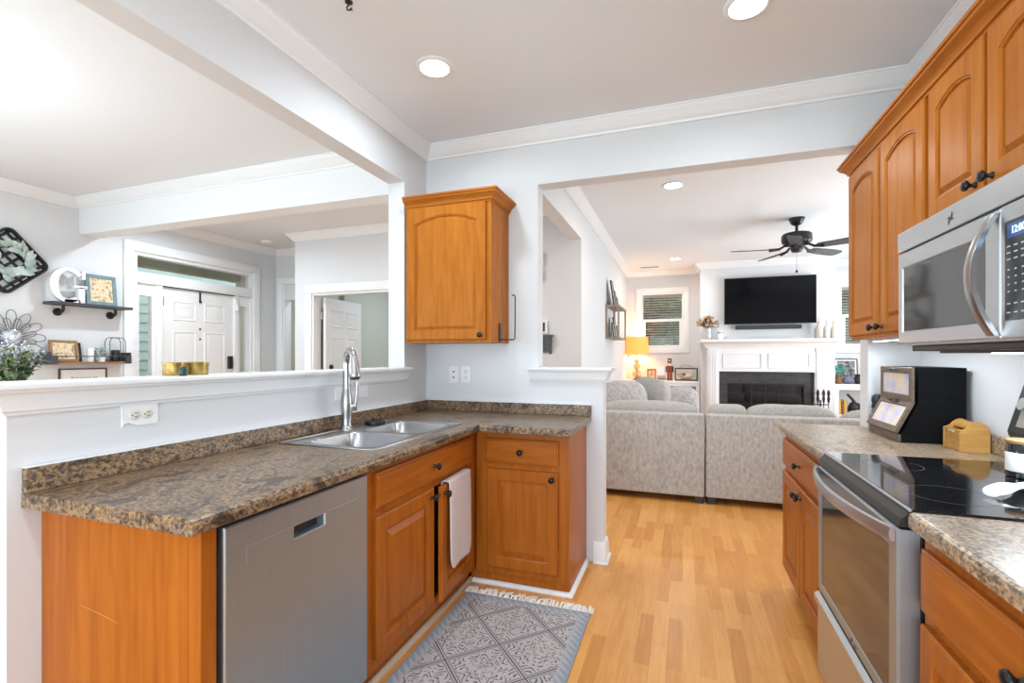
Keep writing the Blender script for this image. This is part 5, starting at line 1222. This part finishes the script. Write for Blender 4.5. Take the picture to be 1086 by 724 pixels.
obj('hat', lathe(bmesh.new(), [(.034, 0), (.036, .008), (.032, .06), (.026, .072), (0, .075)], (nx, ny, bl+.296), n=18), 'black', hd_, 50)
obj('hat_badge', lathe(bmesh.new(), [(.018, 0), (.018, .006), (0, .006)], (nx, ny-.031, bl+.33), (0, -1, 0), 12), 'yellow', hd_, 50)
t = thing('football_rack', 'black open frame stand holding the white football', 'rack', (.06, 8.50, bl))
bm = bmesh.new(); fx0, fx1, fy0, fy1, fz = -.115, .225, 8.42, 8.58, bl+.21
for x in (fx0, fx1):
    for y in (fy0, fy1): box(bm, x-.008, x+.008, y-.008, y+.008, bl, fz)
for y in (fy0, fy1): box(bm, fx0-.008, fx1+.008, y-.008, y+.008, fz-.016, fz); box(bm, fx0-.008, fx1+.008, y-.008, y+.008, bl, bl+.014)
for x in (fx0, fx1): box(bm, x-.008, x+.008, fy0, fy1, fz-.016, fz); box(bm, x-.008, x+.008, fy0, fy1, bl, bl+.014)
obj('frame', bm, 'blackmetal', t)
bm = tube(bmesh.new(), [(-.04, 8.5, fz), (-.02, 8.5, fz+.03), (.055, 8.5, fz+.042), (.13, 8.5, fz+.03), (.15, 8.5, fz)], .009, 8); obj('handle', bm, 'beige', t, 60)
obj('cradle', bx(-.03, .14, 8.45, 8.55, bl+.014, bl+.034, .004), 'orange', t)
t = thing('football', 'white and tan football resting in the black rack', 'football', (.055, 8.50, bl+.034))
bm = bmesh.new(); lathe(bm, [(0, -.14), (.022, -.128), (.045, -.10), (.066, -.055), (.073, 0), (.066, .055), (.045, .10), (.022, .128), (0, .14)], (.055, 8.50, bl+.108), (1, 0, 0), 22); obj('shell', bm, 'football', t, 80)
obj('patch', lathe(bmesh.new(), [(.026, 0), (.024, .005), (0, .006)], (.02, 8.50-.069, bl+.108), (0, -1, 0), 14), 'tan', t, 50)
# fireplace mantel
t = thing('fireplace_mantel', 'white panelled fireplace mantel with slate surround', 'fireplace', (1.19, 8.2, 0))
yb = BY-.001
obj('mantel_shelf', bx(.262, 2.095, 8.03, yb, 1.525, 1.557, .004), 'trim', t)
obj('bed_moulding', sweep(bmesh.new(), [(.36, yb), (.36, 8.20), (2.03, 8.20), (2.03, yb)], [(0, 0), (.012, 0), (.016, .02), (.05, .07), (.09, .09), (.13, .098), (.13, .108), (0, .108)], 1.417), 'trim', t, 30)
bm = bmesh.new(); PY = 8.20
box(bm, .36, 2.03, PY, yb, 1.062, 1.42)
for a, b in ((.36, .540), (1.842, 2.03)): box(bm, a, b, PY, yb, 0, 1.062)
obj('surround', bm, 'trim', t)
for a, b, c, d_ in ((.595, 1.146, 1.115, 1.345), (1.226, 1.785, 1.115, 1.345)):
    bm = bmesh.new(); s = .02; box(bm, a, b, PY-.014, PY, c, c+s, .004); box(bm, a, b, PY-.014, PY, d_-s, d_, .004); box(bm, a, a+s, PY-.014, PY, c+s, d_-s, .004); box(bm, b-s, b, PY-.014, PY, c+s, d_-s, .004)
    obj('frieze_panel', bm, 'trim', t)
for a in (.385, 1.862):
    bm = bmesh.new(); box(bm, a, a+.14, PY-.018, PY, .14, 1.37, .003); box(bm, a-.012, a+.152, PY-.026, PY, 0, .14, .004); box(bm, a-.012, a+.152, PY-.026, PY, 1.37, 1.417, .004)
    for k in range(3): box(bm, a+.022+k*.036, a+.040+k*.036, PY-.026, PY-.018, .18, 1.33, .003)
    obj('pilaster', bm, 'trim', t)
bm = bmesh.new()
for a, b, c, d_ in ((.541, FB[0], 0, 1.061), (FB[1], 1.841, 0, 1.061), (FB[0], FB[1], FB[3], 1.061), (FB[0], FB[1], 0, FB[2])): box(bm, a, b, 8.262, yb, c, d_)
obj('slate_surround', bm, 'stone', t)
bm = bmesh.new(); box(bm, FB[0], FB[1], 8.275, 8.285, FB[2], FB[3])
fg = obj('fire_screen', bm, 'blackglass', t)
bm = bmesh.new()
for x in (FB[0], 1.0, 1.19, 1.37, FB[1]-.014): box(bm, x, x+.014, 8.266, 8.276, FB[2], FB[3])
box(bm, FB[0], FB[1], 8.266, 8.276, FB[3]-.02, FB[3]); obj('screen_frame', bm, 'soot', fg)
tag(obj('hearth', bx(.30, 2.08, 7.80, 8.165, 0, .03, .004), 'stone', None, None, loc=(1.19, 8.0, 0)), 'flat dark slate hearth on floor before the fireplace', 'hearth')
# television and sound bar
t = thing('television', 'large black flat television over the mantel', 'television', (1.24, 8.27, 1.79))
obj('panel', bx(.615, 1.865, 8.205, 8.245, 1.793, 2.508, .004), 'black', t); obj('screen', bx(.622, 1.858, 8.2035, 8.206, 1.802, 2.501), 'tv', t); obj('wall_bracket', bx(1.04, 1.44, 8.245, yb, 1.98, 2.32), 'blackmetal', t)
t = thing('sound_bar', 'slim black sound bar under the television', 'speaker', (1.22, 8.25, 1.71)); obj('cabinet', bx(.778, 1.672, 8.20, 8.285, 1.712, 1.772, .006), 'black', t); obj('grille', bx(.786, 1.664, 8.197, 8.201, 1.718, 1.766, .001), 'greypanel', t)
zm = 1.558
t = thing('flower_vase', 'dried peach flowers in a pewter vase at the mantel end', 'flowers', (.36, 8.13, zm))
obj('vase', lathe(bmesh.new(), [(.052, 0), (.066, .03), (.062, .11), (.050, .16), (.066, .19), (.058, .19), (.044, .16), (0, .05)], (.37, 8.13, zm), n=24), 'steel', t, 50)
bm = bmesh.new(); bm2 = bmesh.new(); rnd = random.Random(31)
for k in range(46):
    a = rnd.uniform(0, 2*PI); r_ = rnd.uniform(.0, .18); tip = Vector((.38+math.cos(a)*r_, 8.125+math.sin(a)*r_*.75, zm+.34-r_*.6+rnd.uniform(-.04, .05))); b0 = Vector((.37, 8.13, zm+.16))
    tube(bm, [b0, (b0+tip)/2+Vector((0, 0, .03)), tip], .002, 4)
    for q in range(4): leaf(bm, b0.lerp(tip, rnd.uniform(.5, 1)), Vector((rnd.uniform(-1, 1), rnd.uniform(-1, 1), rnd.uniform(-.2, .8))), Vector((0, 0, 1)), .04, .010)
    blob(bm2, tip, (.020, .020, .017), 7, 5, 1, .5, None, k)
obj('stems', bm, mat('olive_brown_stem', (.16, .13, .08), .8), t, 60); obj('blossoms', bm2, 'peach', t, 60)
t = thing('small_pitcher', 'small white pitcher beside the dried flowers on mantel', 'pitcher', (.545, 8.13, zm))
obj('body', lathe(bmesh.new(), [(.036, 0), (.050, .025), (.052, .065), (.032, .105), (.036, .13), (.028, .13), (.024, .10), (0, .05)], (.545, 8.13, zm), n=22), 'white', t, 50)
obj('handle', tube(bmesh.new(), [(.572, 8.13, zm+.12), (.615, 8.13, zm+.115), (.625, 8.13, zm+.07), (.590, 8.13, zm+.035)], .007, 8), 'white', t, 60); obj('ribbon', lathe(bmesh.new(), [(.0345, 0), (.0375, .004), (.0375, .012), (.0345, .016)], (.545, 8.13, zm+.093), n=20, cap=False), 'shoe', t, 50)
for x, r, h, m_, lab, stick in ((1.880, .056, .20, 'beige', 'stout beige bottle vase, left of the trio on mantel', .10), (1.982, .042, .21, 'greyware', 'slim white bottle vase with tall neck, middle of mantel trio', .06), (2.062, .036, .19, 'beige', 'short bottle vase nearest the right window on mantel', .09)):
    t = thing('bottle_vase', lab, 'vase', (x, 8.15, zm))
    obj('body', lathe(bmesh.new(), [(r*.85, 0), (r, .012), (r, h*.7), (r*.5, h*.9), (r*.32, h), (r*.32, h*1.2), (r*.4, h*1.24), (0, h*1.24)], (x, 8.15, zm), n=22), m_, t, 50)
    obj('stopper', tube(bmesh.new(), [(x, 8.15, zm+h*1.2), (x+.004, 8.15, zm+h*1.24+stick*.7)], .007, 8), 'beige', t, 60)
# fire tools
t = thing('fire_tools', 'dark fireplace tool set standing before the right pilaster', 'fire tools', (1.86, 7.98, .03))
bm = lathe(bmesh.new(), [(.11, 0), (.11, .015), (.03, .03), (.012, .05), (.011, .64), (0, .645)], (1.86, 7.98, .03), n=22); box(bm, 1.76, 1.96, 7.972, 7.988, .60, .614); obj('stand', bm, 'blackmetal', t, 40)
for x in (1.765, 1.825, 1.895, 1.955):
    obj('tool', lathe(bmesh.new(), [(.006, .06), (.006, .60), (.012, .61), (.020, .66), (.013, .70), (.022, .735), (.018, .765), (.006, .79), (0, .80)], (x, 7.955, .03), n=12), 'blackmetal', t, 50)
# right unit contents
br_ = .8855
frame_y('framed_poster', 'black and white framed poster on the right shelf unit', 2.20, 2.50, br_, 1.262, 8.62, 5, .014, 'black', 'poster', .02, 'poster')
t = thing('vase', 'brown vase with aqua green leaves before the poster', 'vase', (2.20, 8.44, br_)); obj('body', lathe(bmesh.new(), [(.035, 0), (.05, .03), (.045, .09), (.025, .13), (.03, .14), (0, .13)], (2.20, 8.44, br_), n=20), 'tan', t, 50)
bm = bmesh.new(); bush(bm, (2.22, 8.44, br_+.19), (.05, .045, .075), 60, .05, 6); tube(bm, [(2.2, 8.44, br_+.12), (2.22, 8.44, br_+.2)], .005, 5); obj('leaves', bm, 'aqua', t)
tag(obj('wool_cap', blob(bmesh.new(), (2.33, 8.45, br_+.055), (.075, .07, .055), 20, 12, .9, .03), 'navy', None, 80, loc=(2.335, 8.45, br_)), 'slate blue rounded cap lying before the poster', 'hat')
t = thing('small_speaker', 'black round speaker at the right front of the poster', 'speaker', (2.475, 8.46, br_)); obj('body', lathe(bmesh.new(), [(.055, 0), (.06, .01), (.06, .13), (.05, .145), (0, .15)], (2.475, 8.46, br_), n=22), 'black', t, 50); obj('grille', lathe(bmesh.new(), [(.0605, .03), (.0615, .035), (.0615, .10), (.0605, .105)], (2.475, 8.46, br_), n=22, cap=False), 'greypanel', t, 50)
for k, (x, h, m_, lab) in enumerate(((2.20, .22, 'yellow', 'yellow book standing at the left end of the lower right shelf'), (2.235, .20, 'tan', 'brown book standing between yellow books on the lower shelf'), (2.27, .21, 'yellow', 'yellow book standing beside the black sculpture on lower shelf'))):
    t = thing('book', lab, 'book', (x, 8.5, .43)); obj('cover', bx(x, x+.030, 8.42, 8.58, .4302, .43+h, .001), m_, t); obj('pages', bx(x+.004, x+.026, 8.424, 8.583, .434, .43+h+.0008), 'mat', t)
t = thing('sculpture', 'black branching metal sculpture beside the books', 'ornament', (2.42, 8.5, .43)); bm = bmesh.new(); blob(bm, (2.42, 8.5, .52), (.08, .06, .09), 12, 8, .8, .25); tube(bm, [(2.46, 8.5, .55), (2.39, 8.5, .66), (2.33, 8.5, .73)], [.022, .02, .016], 8); obj('figure', bm, 'black', t, 60)
# wall box shelf with frames on the living room side wall
XL = -.93; sy0, sy1, sz0, sz1, sd = 6.20, 6.98, 1.525, 1.955, .175
t = thing('box_shelf', 'grey wood open frame shelf with photo frames on the side wall', 'shelf', (XL, 6.6, 1.52))
for y in (sy0, sy1-.02):
    bm = bmesh.new(); box(bm, XL+.002, XL+.024, y, y+.02, sz0, sz1); box(bm, XL+sd-.022, XL+sd, y, y+.02, sz0, sz1); box(bm, XL+.024, XL+sd-.022, y, y+.02, sz1-.022, sz1); box(bm, XL+.024, XL+sd-.022, y, y+.02, sz0, sz0+.022); obj('end_frame', bm, 'greywood', t)
obj('upper_board', bx(XL+.002, XL+sd, sy0+.02, sy1-.02, sz1-.022, sz1), 'greywood', t); obj('lower_board', bx(XL+.002, XL+sd, sy0+.02, sy1-.02, sz0, sz0+.022), 'greywood', t)
for k, (a, b, h, z, lab) in enumerate(((6.30, 6.46, .33, sz1, 'tallest dark photo frame on top of the box shelf'), (6.48, 6.62, .22, sz1, 'middle dark photo frame on top of the box shelf'), (6.64, 6.76, .15, sz1, 'smallest dark photo frame on top of the box shelf'),
                                   (6.28, 6.44, .19, sz0+.022, 'nearest dark photo frame inside the box shelf'), (6.47, 6.64, .27, sz0+.022, 'tallest dark photo frame inside the box shelf'), (6.67, 6.82, .17, sz0+.022, 'farthest dark photo frame inside the box shelf'))):
    frame_x('photo_frame', lab, a, b, z+.001, z+h, XL+.085, 8, .02, 'walnut' if k % 2 else 'black', 'photo', 0, .012)
t = thing('figurine', 'small dark bird figurine at the far end atop the box shelf', 'figurine', (XL+.06, 6.86, sz1)); bm = blob(bmesh.new(), (XL+.06, 6.86, sz1+.05), (.03, .05, .035), 12, 8); blob(bm, (XL+.06, 6.83, sz1+.10), (.02, .024, .022), 10, 7); tube(bm, [(XL+.06, 6.86, sz1+.03), (XL+.06, 6.86, sz1)], .008, 6); tube(bm, [(XL+.06, 6.90, sz1+.06), (XL+.06, 6.93, sz1+.17)], [.012, .004], 6); obj('bird', bm, 'black', t, 60)
# ceiling fan
fx, fy = 1.155, 5.90
t = thing('ceiling_fan', 'dark bronze five blade ceiling fan in the living room', 'fan', (fx, fy, CZ))
dwn = (0, 0, -1)
obj('canopy', lathe(bmesh.new(), [(.078, 0), (.076, .012), (.055, .06), (.035, .075), (0, .075)], (fx, fy, CZ), dwn, 28), 'fan', t, 50)
obj('downrod', lathe(bmesh.new(), [(.015, .07), (.015, .155), (0, .155)], (fx, fy, CZ), dwn, 14), 'fan', t, 50)
obj('motor_housing', lathe(bmesh.new(), [(.03, .14), (.06, .155), (.13, .165), (.145, .18), (.148, .235), (.14, .262), (.10, .285), (.055, .295), (0, .295)], (fx, fy, CZ), dwn, 36), 'fan', t, 50)
obj('switch_housing', lathe(bmesh.new(), [(.055, .29), (.060, .30), (.060, .34), (.045, .362), (0, .365)], (fx, fy, CZ), dwn, 28), 'fan', t, 50)
for k in range(5):
    a = math.radians(41+72*k); rd = Vector((math.cos(a), math.sin(a), 0)); tg_ = Vector((-math.sin(a), math.cos(a), 0)); zb = CZ-.325; pit = math.radians(-13)
    P_ = lambda r, s, c: Vector((fx, fy, zb))+rd*r+tg_*(s*math.cos(pit))+Vector((0, 0, s*math.sin(pit)+c))
    ol = [(.205, -.045), (.24, -.056), (.50, -.068), (.62, -.066), (.655, -.045), (.66, 0), (.655, .045), (.62, .066), (.50, .068), (.24, .056), (.205, .045)]
    bm = bmesh.new(); A = [bm.verts.new(P_(r, s, .004)) for r, s in ol]; B = [bm.verts.new(P_(r, s, -.004)) for r, s in ol]; bm.faces.new(A); bm.faces.new(B[::-1])
    for q in range(len(ol)): bm.faces.new((A[q], A[(q+1) % len(ol)], B[(q+1) % len(ol)], B[q]))
    b_ = obj('blade', bm, 'fanblade', t)
    bm = tube(bmesh.new(), [P_(.07, 0, .035), P_(.12, 0, .03), P_(.17, 0, .0), P_(.27, 0, -.008)], [.014, .012, .014, .02], 8); obj('blade_iron', bm, 'fan', b_, 60)
bm = tube(bmesh.new(), [(fx, fy, CZ-.36), (fx, fy, CZ-.56)], .0016, 5); c_ = obj('pull_chain', bm, 'wire', t); obj('pull_knob', blob(bmesh.new(), (fx, fy, CZ-.57), (.013, .013, .016), 12, 8), 'black', c_, 80)
# ceiling vent
t = thing('ceiling_vent', 'small dark slotted vent in the living room ceiling', 'vent', (-.52, 8.30, CZ))
bm = bmesh.new(); box(bm, -.68, -.36, 8.24, 8.255, CZ-.008, CZ-.0005); box(bm, -.68, -.36, 8.345, 8.36, CZ-.008, CZ-.0005); box(bm, -.68, -.665, 8.255, 8.345, CZ-.008, CZ-.0005); box(bm, -.375, -.36, 8.255, 8.345, CZ-.008, CZ-.0005); obj('frame', bm, 'trim', t)
bm = bmesh.new(); box(bm, -.665, -.375, 8.255, 8.345, CZ-.003, CZ-.0005)
for k in range(9): x = -.655+k*.033; box(bm, x, x+.004, 8.255, 8.345, CZ-.007, CZ-.003)
obj('louvre', bm, 'shoe', t)
# recessed lights
def can(x, y, label, power=1.0, room='kitchen'):
    t = thing('recessed_light', label, 'ceiling light', (x, y, CZ))
    obj('trim_ring', lathe(bmesh.new(), [(.095, 0), (.095, .004), (.088, .008), (.074, .009), (.072, .003), (.072, 0)], (x, y, CZ-.0005), dwn, 36, cap=False), 'trim', t, 50)
    obj('lens', lathe(bmesh.new(), [(.072, .001), (.072, .004), (0, .0045)], (x, y, CZ-.0005), dwn, 32), 'bulb', t, 50)
    d = bpy.data.lights.new('recessed_lamp', 'AREA'); d.shape = 'DISK'; d.size = .14; d.energy = CAN_POWER*power; d.color = (.78, .90, 1.0) if room == 'kitchen' else (1, .95, .88); d.spread = math.radians(165)
    o = bpy.data.objects.new('recessed_lamp', d); C.objects.link(o); o.parent = t; o.location = (0, 0, -.008)
can(-1.197, 2.194, 'round recessed ceiling light over the sink run')
can(.258, 2.245, 'round recessed ceiling light over the range aisle')
can(-1.0, .3, 'added unseen recessed light behind the camera on the sink side'); can(.258, .3, 'added unseen recessed light behind the camera on the range side')  # unseen pair added as fill from behind the camera
can(-.077, 4.393, 'round recessed ceiling light just past the opening to living room', 1.2, 'living'); can(-.108, 7.714, 'round recessed ceiling light near the left living room window', 1.2, 'living')
can(2.35, 4.393, 'added unseen recessed light over the right side of the sofa', 1.2, 'living'); can(2.35, 7.714, 'added unseen recessed light near the right living room window', 1.2, 'living')  # unseen pair added on the right of the living room
can(-2.2, 3.62, 'added recessed light in the hall, hidden past the dining beam', 1.8, 'hall'); can(-4.5, 3.5, 'added recessed light in the foyer, hidden behind the beam', 2.6); can(-3.0, 6.0, 'added unseen recessed light inside the bedroom', 3.0); can(-4.9, 6.0, 'added unseen recessed light in the passage past the foyer doorway', 1.6)  # hidden lights added to brighten hall, foyer, bedroom and passage
# unseen pendant added over the table to light dining wall and ceiling
px_, py_ = -3.45, 1.15
t = thing('added_pendant', 'added opal globe pendant, unseen, hanging over the dining table', 'lamp', (px_, py_, CZ))
obj('canopy', lathe(bmesh.new(), [(.06, 0), (.06, .012), (.02, .03), (0, .03)], (px_, py_, CZ), dwn, 24), 'nickel', t, 50)
obj('rod', lathe(bmesh.new(), [(.008, .028), (.008, .84), (.03, .85), (.03, .88), (0, .88)], (px_, py_, CZ), dwn, 14), 'nickel', t, 50)
obj('globe', blob(bmesh.new(), (px_, py_, CZ-1.0), (.13, .13, .13), 28, 16), 'opal', t, 180)
